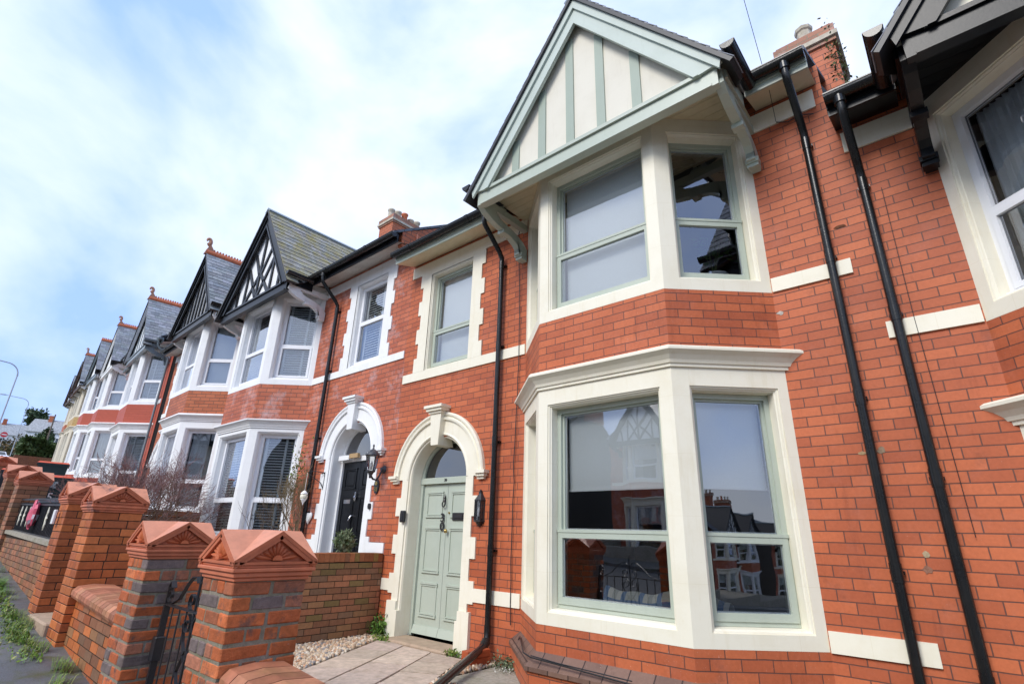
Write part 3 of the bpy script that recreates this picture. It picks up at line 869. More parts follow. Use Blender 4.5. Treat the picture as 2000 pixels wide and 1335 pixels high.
        for i in range(n):
            pt = MB(m)
            cc = cy+cd*(i+.5)/n if n > 1 else cy+cd*.5
            hh = (.34+.10*((i*7) % 3)/2) if n > 1 else .52
            pt.lathe([(.12,0), (.115,.05), (.10,.08), (.095,hh-.07), (.115,hh-.05), (.12,hh), (.09,hh)], cu, cc, 12 if g('octpot') is None else 8, z0=cz-.02)
            pt.build('chimney_pot', m_terra if (i % 3 == 2) else m_potcream, ch)
    return root, door, frame, yd

# ------------------------------------------------------------------ houses
H30, d30, f30, yd30 = house('h30', 'red brick house with cream trim, sage green gable and sage double door number 30', (-2.59,0,0), 0, -1, dict(
    brick=m_brick, trim=m_cream, wkind='green', wood=m_green, barge=m_green2, soffit=m_soffit, panel=m_panelcream, doormat=m_green, doorstyle='green', battenmat=m_batten,
    covers={(0,0):('blind',.42,m_blind), (0,1):('blind',.42,m_blind), (0,2):('blind',.42,m_blind), (1,0):('none',), (1,1):('blind',.98,m_blind), (1,2):('none',), 'small':('blind',.98,m_blind)},
    ud=3.09, s1=2.27, s2=4.11, gap=.08, pipes=((1.945,.17), (-2.05,-.3)), chimney=(-2.10,1.35,.66,.8,7.76,1,5.3), chbrick=m_brick, octpot=1, seed=1, ga=7.745, scars=((-1.98,2.02,.035,.014,(.42,.30,.17)), (-2.11,2.03,.03,.03,(.30,.22,.15)), (-2.16,4.05,.05,.015,(.16,.07,.04)), (-1.56,3.35,.03,.02,(.5,.46,.4)), (-2.24,1.28,.025,.022,(.45,.35,.22)), (-2.23,1.18,.03,.03,(.30,.15,.10))), ext=0.0, fascia=m_green))
H28, d28, f28, yd28 = house('h28', 'red brick house at the right edge with cream trim, black gable and white windows', (1.86,0,-.65), 0, 1, dict(
    brick=m_brick, trim=m_cream, wkind='upvc', wood=m_black, soffit=m_black, panel=m_cream, gstyle='vees', covers={'all':('curtain',0,.45,m_curtain), (1,0):('curtain',0,1,m_curtain)},
    ud=3.1, s1=2.18, s2=4.4, gap=.06, pipes=((-2.04,-.3),), seed=2, chimney=None))
H32, d32, f32, yd32 = house('h32', 'red brick house with white trim, black and white V-braced gable and black door', (-11.17,0,.46), 0, 1, dict(
    brick=m_brick32, trim=m_white, wkind='upvc', wood=m_black, soffit=m_soffitw, panel=m_white, gstyle='vees', doormat=m_black, doorstyle='black', bracketmat=m_white,
    covers={(0,0):('slats',), (0,1):('slats',), (0,2):('shutter',), (1,0):('closed',), (1,1):('closed',), (1,2):('closed',), 'small':('closed',)}, slate=m_slatemoss,
    ud=3.24, s1=1.98, s2=4.47, gap=.08, pipes=((2.17,.1),), cornice=(2.69,2.83), band=(3.57,3.70), upstand=4.40, ga=7.80, hw=1.64, gy=-.92,
    chimney=(-1.25,3.0,.70,1.3,10.3,5,8.0), seed=3))
H34, _, _, _ = house('h34', 'brick house with white trim, barred black and white gable and curled terracotta finial', (-15.3,.05,.97), radians(-2), -1, dict(
    brick=m_brickorange, trim=m_white, wkind='upvc', wood=m_black, soffit=m_soffitw, panel=m_white, gstyle='bars', crest=2, bracketmat=m_white, doormat=m_white,
    covers={(0,0):('curtain',.35,1,m_blindw), (0,1):('curtain',.3,1,m_blindw), (0,2):('curtain',.35,1,m_blindw), (1,0):('blind',1), (1,1):('blind',1), (1,2):('blind',1), 'small':('blind',1)},
    ud=3.1, s1=2.14, s2=4.2, gap=.08, cornice=(2.79,2.97), ga=7.66, hw=1.62, gy=-.86, seed=4))
def far(name, label, corner, th, z, m, P):
    # corner: where the right-hand cant meets the wall
    t = radians(th); bc = (corner[0]-1.52*cos(t), corner[1]+1.52*sin(t))
    return house(name, label, (bc[0], bc[1], z), -t, m, P)
H36, *_ = far('h36', 'red painted brick house with white trim, grey gable and curled finial, beyond the bare shrub', (-20.3,.19), 4.75, 1.55, -1, dict(
    brick=m_brickpaint, trim=m_white, wkind='upvc', wood=m_greengrey, barge=m_lampmetal, soffit=m_white, panel=m_white, gstyle='battens', crest=2, bracketmat=m_greengrey, guttermat=m_greengrey, pipemat=m_greengrey,
    covers={'all':('closed',), (0,1):('curtain',0,1,m_blindw)}, ud=3.1, s1=2.1, s2=4.2, pipes=((-1.75,-.3),), cornice=(2.75,2.93), ga=7.62, gy=-.8, seed=5))
H38, *_ = far('h38', 'red painted brick house with white gable boards and curled finial, further up the terrace', (-28.6,.95), 5, 2.6, 1, dict(
    brick=m_brickpaint, trim=m_white, wkind='upvc', wood=m_white, soffit=m_white, panel=m_white, gstyle='none', crest=2, bracketmat=m_white, covers={'all':('curtain',0,.8,m_curtain)},
    ud=3.1, s1=2.0, s2=4.2, seed=6, gy=-.78))
H40, *_ = far('h40', 'white trimmed house with plain slate gable and orange ridge, next to yellow brick', (-32.6,1.15), 4, 2.95, -1, dict(
    brick=m_brickpaint, trim=m_white, wkind='upvc', wood=m_greengrey, soffit=m_white, panel=m_white, gstyle='none', crest=1, bracketmat=m_white, covers={'all':('blind',.5,m_blindw)},
    ud=3.1, s1=2.0, s2=4.2, seed=7, gy=-.78, ga=7.6))
H42, *_ = far('h42', 'yellow brick house with white trim and brown boarded gable near the far end', (-42,2.3), 4, 4.1, 1, dict(
    brick=m_yellow, trim=m_render2, wkind='upvc', wood=m_darkbrown, soffit=m_white, panel=m_white, gstyle='none', crest=2, bracketmat=m_white, covers={'all':('blind',.5,m_blindw)},
    ud=3.1, s1=2.0, s2=4.2, seed=8, detail=1))
H44, *_ = far('h44', 'yellow brick house with brown gable boards, second from the far end', (-46,2.8), 4, 4.5, -1, dict(
    brick=m_yellow, trim=m_render2, wkind='upvc', wood=m_darkbrown, soffit=m_white, panel=m_white, gstyle='none', bracketmat=m_white, covers={'all':('blind',.5,m_blindw)},
    ud=3.1, s1=2.0, s2=4.2, seed=9, detail=1))
H46, *_ = far('h46', 'red brick and cream house at the far end of the terrace', (-55,3.9), 4, 5.3, 1, dict(
    brick=m_brickorange, trim=m_render2, wkind='upvc', wood=m_darkbrown, soffit=m_white, panel=m_white, gstyle='none', bracketmat=m_white, covers={'all':('blind',.5,m_blindw)},
    ud=3.1, s1=2.0, s2=4.2, seed=10, detail=1))
# across the street (seen in the window reflections)
for i, (x, z, mm, lab) in enumerate(((-19.6,.6,1,'house opposite with a black gable, furthest up the street'), (-11.4,.2,-1,'house opposite with a cream door surround, facing number 30'), (-6.9,-.2,1,'house opposite, mirrored beside the cream one'), (1.4,-.6,-1,'house opposite, facing the right-hand house'), (5.9,-1.0,1,'house opposite with a cream bay, first to the right of the facing pair'), (14.2,-1.7,-1,'house opposite with white trim, second down the hill'), (18.7,-2.0,1,'house opposite with cream trim, third down the hill'), (27,-2.7,-1,'house opposite with white trim, fourth down the hill'), (31.5,-3.0,1,'house opposite with cream trim, fifth down the hill'), (39.8,-3.6,-1,'house opposite with white trim, sixth down the hill'), (44.3,-3.9,1,'house opposite with cream trim, seventh down the hill'), (52.6,-4.4,-1,'house opposite at the bottom of the hill'))):
    house('opp', 'brick '+lab, (x,-19.5,z), pi, mm, dict(brick=m_brick32 if i % 2 else m_brickorange, trim=(m_white, m_cream)[i % 2], wkind='upvc', wood=m_black, soffit=m_soffitw, panel=m_white,
          gstyle=('bars','vees')[i % 2], covers={'all':('blind',.4,m_blindw)}, ud=3.1, s1=2.2, s2=4.2, seed=20+i, detail=0, doormat=m_black, doorstyle='black', chimney=(-2.1,3.6,.7,1.5,9.9,4,7.5)))
# ------------------------------------------------------------------ door furniture, number 30
U0 = 3.09
def on30(fn, name, mat, parent):
    mb = MB(-1); fn(mb); return mb.build(name, mat, parent)
yd = yd30
on30(lambda b: (text_mb(b, '3', .16, lambda x,y,d: (U0+.062-x*1.15, yd-.022-d, 1.53+y), .01), text_mb(b, '0', .16, lambda x,y,d: (U0+.060-x*1.15, yd-.022-d, 1.415+y), .01)), 'door_number', m_iron, d30)
on30(lambda b: text_mb(b, '30', .055, lambda x,y,d: (U0+.02-x, yd-.053-d, 2.043+y), .004), 'transom_number', m_iron, f30)
def knocker(b):
    b.lathe([(.012,0),(.022,.02),(.014,.05),(.02,.06),(.012,.08),(.0,.12)], U0+.045, yd-.02, 8, z0=1.74)
    b.tube([(U0+.045+.03*sin(q*pi/5), yd-.035, 1.715+.035*cos(q*pi/5)) for q in range(11)], .009, 6)
on30(knocker, 'door_knocker', m_iron, d30)
def lbox(b):
    b.bbox(U0-.37, U0-.13, yd-.022, yd-.001, 1.50, 1.60, .006); b.bbox(U0-.34, U0-.16, yd-.032, yd-.021, 1.525, 1.575, .004)
on30(lbox, 'letterbox', m_iron, d30)
on30(lambda b: b.lathe([(.0,-.03),(.022,-.02),(.026,0),(.02,.02),(0,.03)], U0-.045, yd-.045, 10, z0=1.36), 'door_knob', m_brass, d30)
on30(lambda b: b.tube([(U0-.055,yd-.02,1.60), (U0-.055,yd,1.60)], .013, 8), 'door_lock', m_brass, d30)
# H32 door furniture
U2 = 3.24
b = MB(1); b.bbox(U2-.36, U2-.17, yd-.02, yd-.001, 1.30, 1.37, .005); b.build('letterbox', m_chrome, d32)
b = MB(1); b.lathe([(0,-.09),(.025,-.05),(.03,-.02),(.015,.0),(.012,.05),(0,.07)], U2+.0-.02, yd-.03, 8, z0=1.42); b.build('door_knocker', m_chrome, d32)
b = MB(1); b.tube([(U2-.06,yd-.005,1.10), (U2-.06,yd-.04,1.10), (U2-.10,yd-.05,1.02)], .014, 8); b.build('door_handle', m_chrome, d32)
b = MB(1); b.box(U2-.515, U2-.20, .10, .18, 2.02, 2.10); b.build('transom_ornament', m_white, f32)
b = MB(1); b.box(U2-.19, U2+.06, .10, .15, 2.045, 2.12); b.build('driftwood_sign', NT('driftwood').fin((.42,.28,.14), .8), f32)

# ------------------------------------------------------------------ wall fixtures
def world(fn, name, mat, parent=None, uv=True):
    mb = MB(1); fn(mb); return mb.build(name, mat, parent, uv)
clear = M_glass('lantern_glass', (.9,.9,.88), 1.5, .04)
# half lantern beside the green door
L = LA = empty('wall_lantern', 'black half lantern with glass panes beside the sage green door', 'wall lantern', (-4.80,0,0))
def half_lantern(b):
    z0, z1 = 1.50, 1.78
    for i in range(5):
        a = pi+pi*i/4
        b.box(.085*cos(a)-.007, .085*cos(a)+.007, .10*sin(a)-.012, .10*sin(a)+.002, z0, z1)
    ringp = [(.10*cos(pi+pi*i/4), .115*sin(pi+pi*i/4)) for i in range(5)]
    b.prism(ringp, z0-.03, z0, 'z'); b.prism(ringp, z1, z1+.02, 'z')
    top = [(.10*cos(pi+pi*i/4), .115*sin(pi+pi*i/4)) for i in range(5)]
    for i in range(4):
        b.face([(top[i][0],top[i][1],z1+.02), (top[i+1][0],top[i+1][1],z1+.02), (top[i+1][0]*.25,top[i+1][1]*.3,z1+.13), (top[i][0]*.25,top[i][1]*.3,z1+.13)])
        b.face([(top[i+1][0]*.75,top[i+1][1]*.8,z0-.03), (top[i][0]*.75,top[i][1]*.8,z0-.03), (top[i][0]*.2,top[i][1]*.3,z0-.10), (top[i+1][0]*.2,top[i+1][1]*.3,z0-.10)])
    b.box(-.03, .03, -.035, .0, z1+.12, z1+.145); b.lathe([(.0,0),(.018,.012),(.018,.03),(0,.045)], 0, -.02, 8, z0=z1+.14)
    b.box(-.075, .075, -.014, -.001, z0-.06, z1+.06)
world(half_lantern, 'lantern_frame', m_iron, L)
world(lambda b: [b.face([(.082*cos(pi+pi*i/4), .097*sin(pi+pi*i/4), 1.5), (.082*cos(pi+pi*(i+1)/4), .097*sin(pi+pi*(i+1)/4), 1.5), (.082*cos(pi+pi*(i+1)/4), .097*sin(pi+pi*(i+1)/4), 1.78), (.082*cos(pi+pi*i/4), .097*sin(pi+pi*i/4), 1.78)]) for i in range(4)], 'lantern_glass', clear, L)
world(lambda b: b.lathe([(.012,0),(.016,.04),(.02,.10),(.0,.15)], 0, -.045, 8, z0=1.55), 'bulb', m_blindw, L)
# coach lantern of the black door house
LA.scale = (.8,.8,.8); LA.location.z = .30
L = LB = empty('wall_lantern', 'grey coach lantern on a scrolled arm beside the black door', 'wall lantern', (-6.93,-.02,2.22))
def coach(b):
    y = -.26
    b.lathe([(.02,-.16),(.03,-.11),(.055,-.06),(.075,-.05),(.08,-.03)], 0, y, 12)
    b.lathe([(.135,.235),(.13,.25),(.105,.29),(.075,.32),(.04,.345),(.02,.355),(.012,.40),(.02,.415),(.0,.45)], 0, y, 12)
    for i in range(6):
        a = pi/3*i
        b.tube([(.072*cos(a), y+.072*sin(a), -.03), (.09*cos(a), y+.09*sin(a), .08), (.112*cos(a), y+.112*sin(a), .24)], .007, 5)
    b.tube([(0,y,-.10), (0.0,y+.06,-.17), (0,y+.14,-.18), (0,y+.2,-.08), (0,-.02,.02)], [.014,.018,.02,.018,.016], 8)
    b.tube([(0,-.045,.02), (0,.018,.02)], [.03,.075], 12)
world(coach, 'lantern_frame', M_paint('weathered_black_metal', (.05,.055,.065), .4, .5, (.16,.17,.18), bump=.2), L)
def coachg(b):
    y = -.26
    for i in range(6):
        a, c = pi/3*i, pi/3*(i+1)
        b.face([(.07*cos(a), y+.07*sin(a), -.03), (.07*cos(c), y+.07*sin(c), -.03), (.108*cos(c), y+.108*sin(c), .235), (.108*cos(a), y+.108*sin(a), .235)])
world(coachg, 'lantern_glass', clear, L)
world(lambda b: b.lathe([(.018,0),(.022,.05),(.028,.10),(.0,.16)], 0, -.26, 10, z0=-.01), 'bulb', m_blindw, L)
LB.scale = (.85,.85,.85)
# key safe
o = world(lambda b: (b.bbox(-6.34, -6.25, -.075, -.021, 1.46, 1.62, .012), b.bbox(-6.325, -6.265, -.082, -.074, 1.475, 1.585, .006)), 'key_safe', m_blackplastic)
tag(o, 'small black key box fixed to the cream door surround', 'key box')
# oval plaque
pl = empty('house_plaque', 'small oval black house number plaque beside the black door', 'plaque', (-7.06,-.012,1.985))
world(lambda b: b.prism([(.062*cos(2*pi*i/20), .11*sin(2*pi*i/20)) for i in range(20)], -.012, .012, 'y'), 'plate', m_iron, pl)
def plq(b):
    text_mb(b, '32', .085, lambda x,y,d: (x, -.016-d, -.045+y), .004)
    for i in range(5):
        a = 2*pi*i/5; b.prism([(.018*cos(a)+.013*cos(t*pi/4), .045+.018*sin(a)+.013*sin(t*pi/4)) for t in range(8)], -.018-.0006*i, -.012, 'y')
world(plq, 'number_and_flowers', m_brass, pl)
o = world(lambda b: (b.prism([(-7.16+.03*cos(2*pi*i/14), 1.69+.045*sin(2*pi*i/14)) for i in range(14)], -.05, -.021, 'y')), 'doorbell', m_blackplastic)
tag(o, 'small round black doorbell on the white surround of the black door', 'doorbell')
# white heart
hp = []
for i in range(28):
    t = 2*pi*i/28
    hp.append((.0062*16*sin(t)**3, .0068*(13*cos(t)-5*cos(2*t)-2*cos(3*t)-cos(4*t))))
def heart(b):
    n = len(hp)
    vs = [(x*.8, -.03, z*.8) for x, z in hp]+[(x, -.012, z) for x, z in hp]+[(x, 0, z) for x, z in hp]+[(0,-.04,.01)]
    F = [[i, (i+1)%n, n+(i+1)%n, n+i] for i in range(n)]+[[n+i, n+(i+1)%n, 2*n+(i+1)%n, 2*n+i] for i in range(n)]+[[3*n, (i+1)%n, i] for i in range(n)]+[[2*n+i for i in range(n)]]
    b.grid(vs, F)
o = world(heart, 'heart_ornament', m_white); o.location = (-8.93,-.02,1.53); tag(o, 'white heart ornament hanging on the brick wall', 'ornament')
# iron hanging bracket with bird feeder
hb = world(lambda b: (b.tube([(-8.62,-.02,2.28), (-8.62,-.02,1.98)], .009, 6), b.tube([(-8.62,-.02,2.27), (-8.74,-.15,2.29), (-8.80,-.24,2.27)], .008, 6), b.tube([(-8.62,-.02,2.0), (-8.66,-.06,2.10), (-8.76,-.18,2.20), (-8.79,-.24,2.26)], .008, 6),
     b.tube([(-8.62,-.02,2.28)]+[(-8.62+.0, -.05-.03*cos(a*.6), 2.24+.03*sin(a*.6)) for a in range(8)], .006, 5)), 'iron_bracket', m_iron)
tag(hb, 'black scrolled iron hanging bracket on the wall left of the black door', 'bracket')
fd = empty('bird_feeder', 'brown and cream hanging bird feeder below the iron bracket', 'bird feeder', (-8.80,-.25,1.86))
world(lambda b: (b.lathe([(.055,.03),(.06,.05),(.02,.09),(0,.10)], 0, 0, 12), b.tube([(0,0,.09), (0,0,.40)], .003, 4), b.lathe([(0,-.15),(.012,-.11),(.045,-.055),(.055,-.045)], 0, 0, 12)), 'feeder_frame', m_bark, fd).data.attributes
world(lambda b: b.lathe([(.05,-.045),(.062,-.02),(.062,.01),(.05,.03)], 0, 0, 12), 'feeder_body', m_cream, fd)
# loose bricks under the pipe
for i, (x, y, z, rz) in enumerate(((-4.48,-.30,-.0,.03), (-4.47,-.31,.075,.10))):
    o = world(lambda b: (b.bbox(-.16, .16, -.055, .055, .0, .073, .005, (.40,.085,.03)),), 'loose_brick', m_smooth)
    o.location = (x, y, z+.005); o.rotation_euler = (0,0,rz+1.35)
    tag(o, ('lower of two loose bricks stacked under the drainpipe', 'upper perforated loose brick stacked under the drainpipe')[i], 'brick', 'loose bricks under the drainpipe')
# waste pipe shoe running out over the gravel
o = world(lambda b: (b.tube([(-4.535,-.075,.36), (-4.535,-.075,.22), (-4.52,-.12,.165), (-4.48,-.22,.15), (-3.80,-1.65,.035)], .040, 12), b.tube([(-4.535,-.09,.20), (-4.51,-.16,.15)], .052, 12)), 'drain_shoe', m_pvcblack, None)
tag(o, 'black drainpipe shoe running diagonally out over the gravel', 'pipe')
# cables on the wall of number 30
def cables(b):
    p = [(-4.24,-.012,5.62)]
    z = 5.45
    while z > .35: p.append((-4.24-.03*sin(z*1.3)+.004*sin(z*17)+.02*(z < 2), -.026, z)); z -= .22
    b.tube(p, .006, 5)
def cables2(b):
    b.tube([(-4.16,-.02,.12), (-4.10,-.12,.17), (-4.02,-.16,.26), (-3.95,-.20,.33), (-3.42,-.79,.33), (-3.3,-.83,.315), (-2.9,-.83,.30), (-2.3,-.83,.275)], .007, 5)
    b.tube([(-3.3,-.832,.33), (-3.0,-.835,.315), (-2.3,-.835,.30)], .005, 5)
def cables3(b):
    b.tube([(-.43,-.03,5.35), (-.56,-.02,5.42), (-.66,-.02,5.39), (-.765,-.03,5.44)], .006, 5)
def cables4(b):
    b.tube([(-.06,-.02,4.3), (-.07,-.02,3.1), (-.05,-.02,1.4)], .0025, 5)
o = world(cables, 'cable', m_blackplastic, None); tag(o, 'thin black cable running down the brick wall between the pipe and the bay', 'cable')
o = world(cables2, 'cable', m_blackplastic, None); tag(o, 'black cables draped along the plinth below the bay window', 'cable')
o = world(cables3, 'cable', m_blackplastic, None); tag(o, 'short black cable looping under the eaves to the wire hook', 'cable')
o = world(cables4, 'cable', m_blackplastic, None); tag(o, 'thin black cable down the wall beside the rightmost pipe', 'cable')
o = world(lambda b: b.tube([(-.766,-.03,5.45), (-.73,-.3,5.62), (-.70,-1,6.35), (-.66,-3,9.5), (-.6,-6,13.6), (-.5,-9,17)], .003, 5), 'overhead_wire', m_blackplastic)
tag(o, 'thin overhead telephone wire rising from the top of the brick wall', 'wire')
# air brick
o = world(lambda b: ([b.box(-4.26+.0, -4.03, -.012, .0, .02+k*.035, .032+k*.035) for k in range(3)], [b.box(-4.26+k*.057, -4.248+k*.057, -.01, 0, .02, .10) for k in range(5)]), 'air_vent', m_terra)
tag(o, 'small terracotta air vent grille low in the brick wall', 'vent')

# ------------------------------------------------------------------ things inside the windows
pt = empty('potted_plant', 'leafy green potted plant inside the upper bay window of number 30', 'plant', (-1.62,.12,3.74))
world(lambda b: b.lathe([(.09,0),(.13,.22),(.14,.23),(.12,.24)], 0, 0, 14), 'pot', m_whitepl, pt)
def stems(b):
    b.col = (.10,.13,.05)
    for i in range(6):
        a = i*1.1; b.tube([(0,0,.2), (.04*cos(a),.04*sin(a),.4), (.12*cos(a),.12*sin(a),.62+.05*(i % 3))], .006, 5)
world(stems, 'stem', m_bark, pt)
def lvs(b):
    r = random.Random(5)
    for i in range(60):
        a = r.random()*6.28; rr = .03+.15*r.random(); z = .38+.36*r.random()
        c = Vector((rr*cos(a), rr*sin(a), z)); d = Vector((cos(a), sin(a), -.6+r.random()*.8)).normalized(); s = d.cross(Vector((0,0,1))).normalized()
        L_, w = .07+.05*r.random(), .022
        g_ = .10+.12*r.random()
        b.face([c, c+d*L_*.4+s*w, c+d*L_, c+d*L_*.4-s*w], (g_*.6, g_*1.5, g_*.3))
world(lvs, 'foliage', m_leaf, pt)
so = empty('sofa_back', 'cushion with blue and cream tartan checks along the sofa back inside the lower bay window', 'cushion', (-2.28,-.27,.68))
def cush(b, c0, c1, grow=0):
    n = 26
    for i in range(n):
        x0 = -.55+1.15*i/n; x1 = -.55+1.15*(i+1)/n
        if not c0(i): continue
        for j in range(10):
            a, a2 = pi*j/9, pi*(j+1)/9
            def q(x, a): 
                h = .21+.02*sin(x*7)+.012*sin(x*19)
                return (x, -.10*cos(a), (h+grow)*sin(min(a, pi)))
            b.sm = True; b.face([q(x0,a), q(x1,a), q(x1,a2), q(x0,a2)], c1(i, j))
m_tartan = M_attr('tartan_cloth', (1,1,1), .9, 120, .2, .2, .002, .1)
world(lambda b: cush(b, lambda i: True, lambda i, j: (.05,.12,.24) if (i % 8 in (0,4) or j == 1) else ((.45,.44,.40) if i % 8 in (1,3) else (.30,.31,.29))), 'cover', m_tartan, so)

# ------------------------------------------------------------------ ground
def pz(x): return -.24-.075*x
t = NT('wet_mossy_asphalt'); p = t.pos(); n1 = t.noise(1.1, 6, p, .7); n2 = t.noise(90, 3, p); n3 = t.noise(4, 5, p)
c = t.mix(t.ramp(n1, .40, .62), (.10,.105,.11), (.16,.155,.145)); c = t.mix(t.math('MULTIPLY', t.ramp(n3, .50, .66), .8), c, (.075,.085,.022))
c = t.mix(.5, c, t.mix(1, c, t.ramp(n2, .3, .7, (.6,.6,.6,1), (1.4,1.4,1.4,1)), 'MULTIPLY'))
m_asph = t.fin(c, t.ramp(n1, .35, .7, (.35,.35,.35,1), (.85,.85,.85,1)), t.bump(n2, .5, .006), .4)
t = NT('road_asphalt'); p = t.pos(); n2 = t.noise(120, 3, p); n1 = t.noise(.6, 5, p)
m_road = t.fin(t.mix(n1, (.07,.071,.072), (.11,.108,.105)), .8, t.bump(n2, .5, .005))
t = NT('earth_and_grass'); p = t.pos(); n1 = t.noise(.5, 6, p); n2 = t.noise(30, 3, p)
m_earth = t.fin(t.mix(n1, (.06,.09,.025), (.10,.085,.04)), .95, t.bump(n2, .8, .02))
def strip(y0, y1, dz, x0=60, x1=-62, th=.12):
    def f(b):
        xs = [x0-(x0-x1)*i/24 for i in range(25)]
        for a, c in zip(xs, xs[1:]):
            b.face([(c,y0,pz(c)+dz), (a,y0,pz(a)+dz), (a,y1,pz(a)+dz), (c,y1,pz(c)+dz)])
            b.face([(c,y0,pz(c)+dz), (a,y0,pz(a)+dz), (a,y0,pz(a)+dz-th), (c,y0,pz(c)+dz-th)])
            b.face([(c,y1,pz(c)+dz), (a,y1,pz(a)+dz), (a,y1,pz(a)+dz-th), (c,y1,pz(c)+dz-th)])
    return f
struct(world(strip(-5.9, -3.30, 0), 'pavement', m_asph))
struct(world(strip(-16.2, -13.6, 0), 'pavement', m_asph))
struct(world(strip(-13.6, -6.05, -.12, th=.02), 'road', m_road))
struct(world(strip(-6.05, -5.9, .004, th=.14), 'kerb', m_conc))
# terrain sheet
def terrain(b):
    r = random.Random(2)
    xs = [-400,-300,-240,-200,-160,-120,-95,-80,-70,-60,-50,-40,-30,-20,-10,0,10,25,45,100,300]
    ys = [-300,-120,-60,-30,-22,-16.3,-3.4,0,8,14,25,60,130,300]
    def h(x, y):
        z = -.24-.075*x if x < 60 else -4.74
        if x < -240: z = 17.76+(x+240)*-.01
        
        return z-(.9 if -31 < y < 12 and x > -62 else .35)
    for i in range(len(xs)-1):
        for j in range(len(ys)-1):
            a, c, d, e = xs[i], xs[i+1], ys[j], ys[j+1]
            b.face([(a,d,h(a,d)), (c,d,h(c,d)), (c,e,h(c,e)), (a,e,h(a,e))])
struct(world(terrain, 'ground', m_earth))
# garden of number 30: concrete bed, slabs, gravel
struct(world(lambda b: b.box(-6.67, -.35, -3.3, -.0, -.6, -.03), 'garden_bed', m_joint))
struct(world(lambda b: b.box(-4.30, -2.6, -.95, -.02, -.2, -.002), 'concrete_apron', m_conc))
gd = []
for i, (x0, x1, z) in enumerate(((-13.05,-6.93,.44), (-19.5,-13.2,.95), (-26,-19.6,1.55), (-36,-26.1,2.4), (-50,-36.1,3.4), (-62,-50.1,4.4), (-.3,6,-.68))):
    struct(world(lambda b: b.box(x0, x1, -3.35, .0 if i < 1 else .6, z-1.2, z), 'garden_ground', m_conc))
# opposite gardens
struct(world(lambda b: [b.box(x_, x_+6.4, -19.6, -16.2, -7, pz(x_)+.3) for x_ in (-26,-19.6,-13.2,-6.8,-.4,6,12.4,18.8,25.2,31.6,38,44.4,50.8)], 'garden_ground', m_conc))
pd = Vector((.478,-.878,0)); pn_ = Vector((.878,.478,0)); p0 = Vector((-6.43,-.06,0))
slabs = []
W3 = .463
def inpath(q): return q.y < -.23
def slabfn(b):
    r = random.Random(3)
    offs = [0, .13, .0, .2]
    for k in range(3):
        s = -.6+[0,.12,-.08,.05][k]
        j = 0
        while s < 3.9:
            a = p0+pn_*(k*W3+.014)+pd*(s+.012); ln = .465
            c0 = [a, a+pn_*(W3-.026), a+pn_*(W3-.026)+pd*(ln-.016), a+pd*(ln-.016)]
            def clip(q):
                # push corners out of the doorstep
                if q.y > -.215: 
                    f = (-.215-q.y)/pd.y; return q+pd*f
                return q
            ctr = (c0[0]+c0[2])/2
            if ctr.y < -.02 and ctr.y > -3.35:
                c0 = [clip(q) for q in c0]
                area = (c0[2]-c0[0]).length
                if (c0[3]-c0[0]).length > .05 or (c0[2]-c0[1]).length > .05:
                    g_ = .85+.3*r.random(); dz = r.random()*.006
                    z1 = .0+dz
                    b.hexa([(q.x,q.y,-.05) for q in c0[::-1]]+[(q.x,q.y,z1) for q in c0[::-1]], (g_, g_*(.97+.04*r.random()), g_*(.95+.06*r.random())))
            s += ln; j += 1
struct(world(slabfn, 'path', m_flag))
def pebble(b, c, s, r):
    g_ = r.random()
    col = ((.60,.45,.30), (.62,.53,.42), (.40,.28,.19), (.50,.28,.16), (.26,.24,.23), (.64,.55,.43), (.55,.38,.24), (.55,.42,.30))[int(r.random()*8)]
    k = .8+.4*r.random(); col = tuple(x*k for x in col)
    rot = Euler((r.random()*6, r.random()*6, r.random()*6)).to_matrix()
    sx, sy, sz = s*(.8+.5*r.random()), s*(.6+.4*r.random()), s*(.45+.3*r.random())
    base = [(1,0,0),(-1,0,0),(0,1,0),(0,-1,0),(0,0,1),(0,0,-1)]
    q = []
    for x in (-1,1):
        for y in (-1,1):
            for z in (-1,1): q.append((x*.62,y*.62,z*.62))
    vs = [c+rot@Vector((a*sx, bb*sy, cc*sz)) for a, bb, cc in base+q]
    # 24 triangles: each axis vertex with its 4 corner neighbours
    def ci(x,y,z): return 6+(x > 0)*4+(y > 0)*2+(z > 0)
    F = []
    for ax, sgn, vi in ((0,1,0),(0,-1,1),(1,1,2),(1,-1,3),(2,1,4),(2,-1,5)):
        cyc = [(-1,-1),(1,-1),(1,1),(-1,1)]
        cs = []
        for u, v in cyc:
            t_ = [0,0,0]; t_[ax] = sgn; t_[(ax+1) % 3] = u; t_[(ax+2) % 3] = v; cs.append(ci(*t_))
        for i in range(4): F.append([vi, cs[i], cs[(i+1) % 4]] if sgn > 0 else [vi, cs[(i+1) % 4], cs[i]])
    b.sm = True; b.grid(vs, F, col); b.sm = False
def gravel(b):
    r = random.Random(11)
    n = 0
    while n < 5200:
        x, y = -6.66+2.9*r.random(), -2.6*r.random()-.02
        v = Vector((x, y, 0))-p0
        a = v.dot(pn_)
        if a < -.02: pass
        elif a > 3*W3+.02 and a < 3*W3+.50 and x < -3.4 and y > -2.2: pass
        else: continue
        if a > 0 and (x > -4.36 and y > -1.0): continue
        if -6.33 < x < -5.05 and y > -.2: continue
        z = -.012+.018*r.random()
        pebble(b, Vector((x, y, z)), .019+.014*r.random(), r); n += 1
gv = world(gravel, 'gravel', m_gravel); struct(gv, 'stuff', 'loose multicoloured pebbles filling the beds either side of the path')

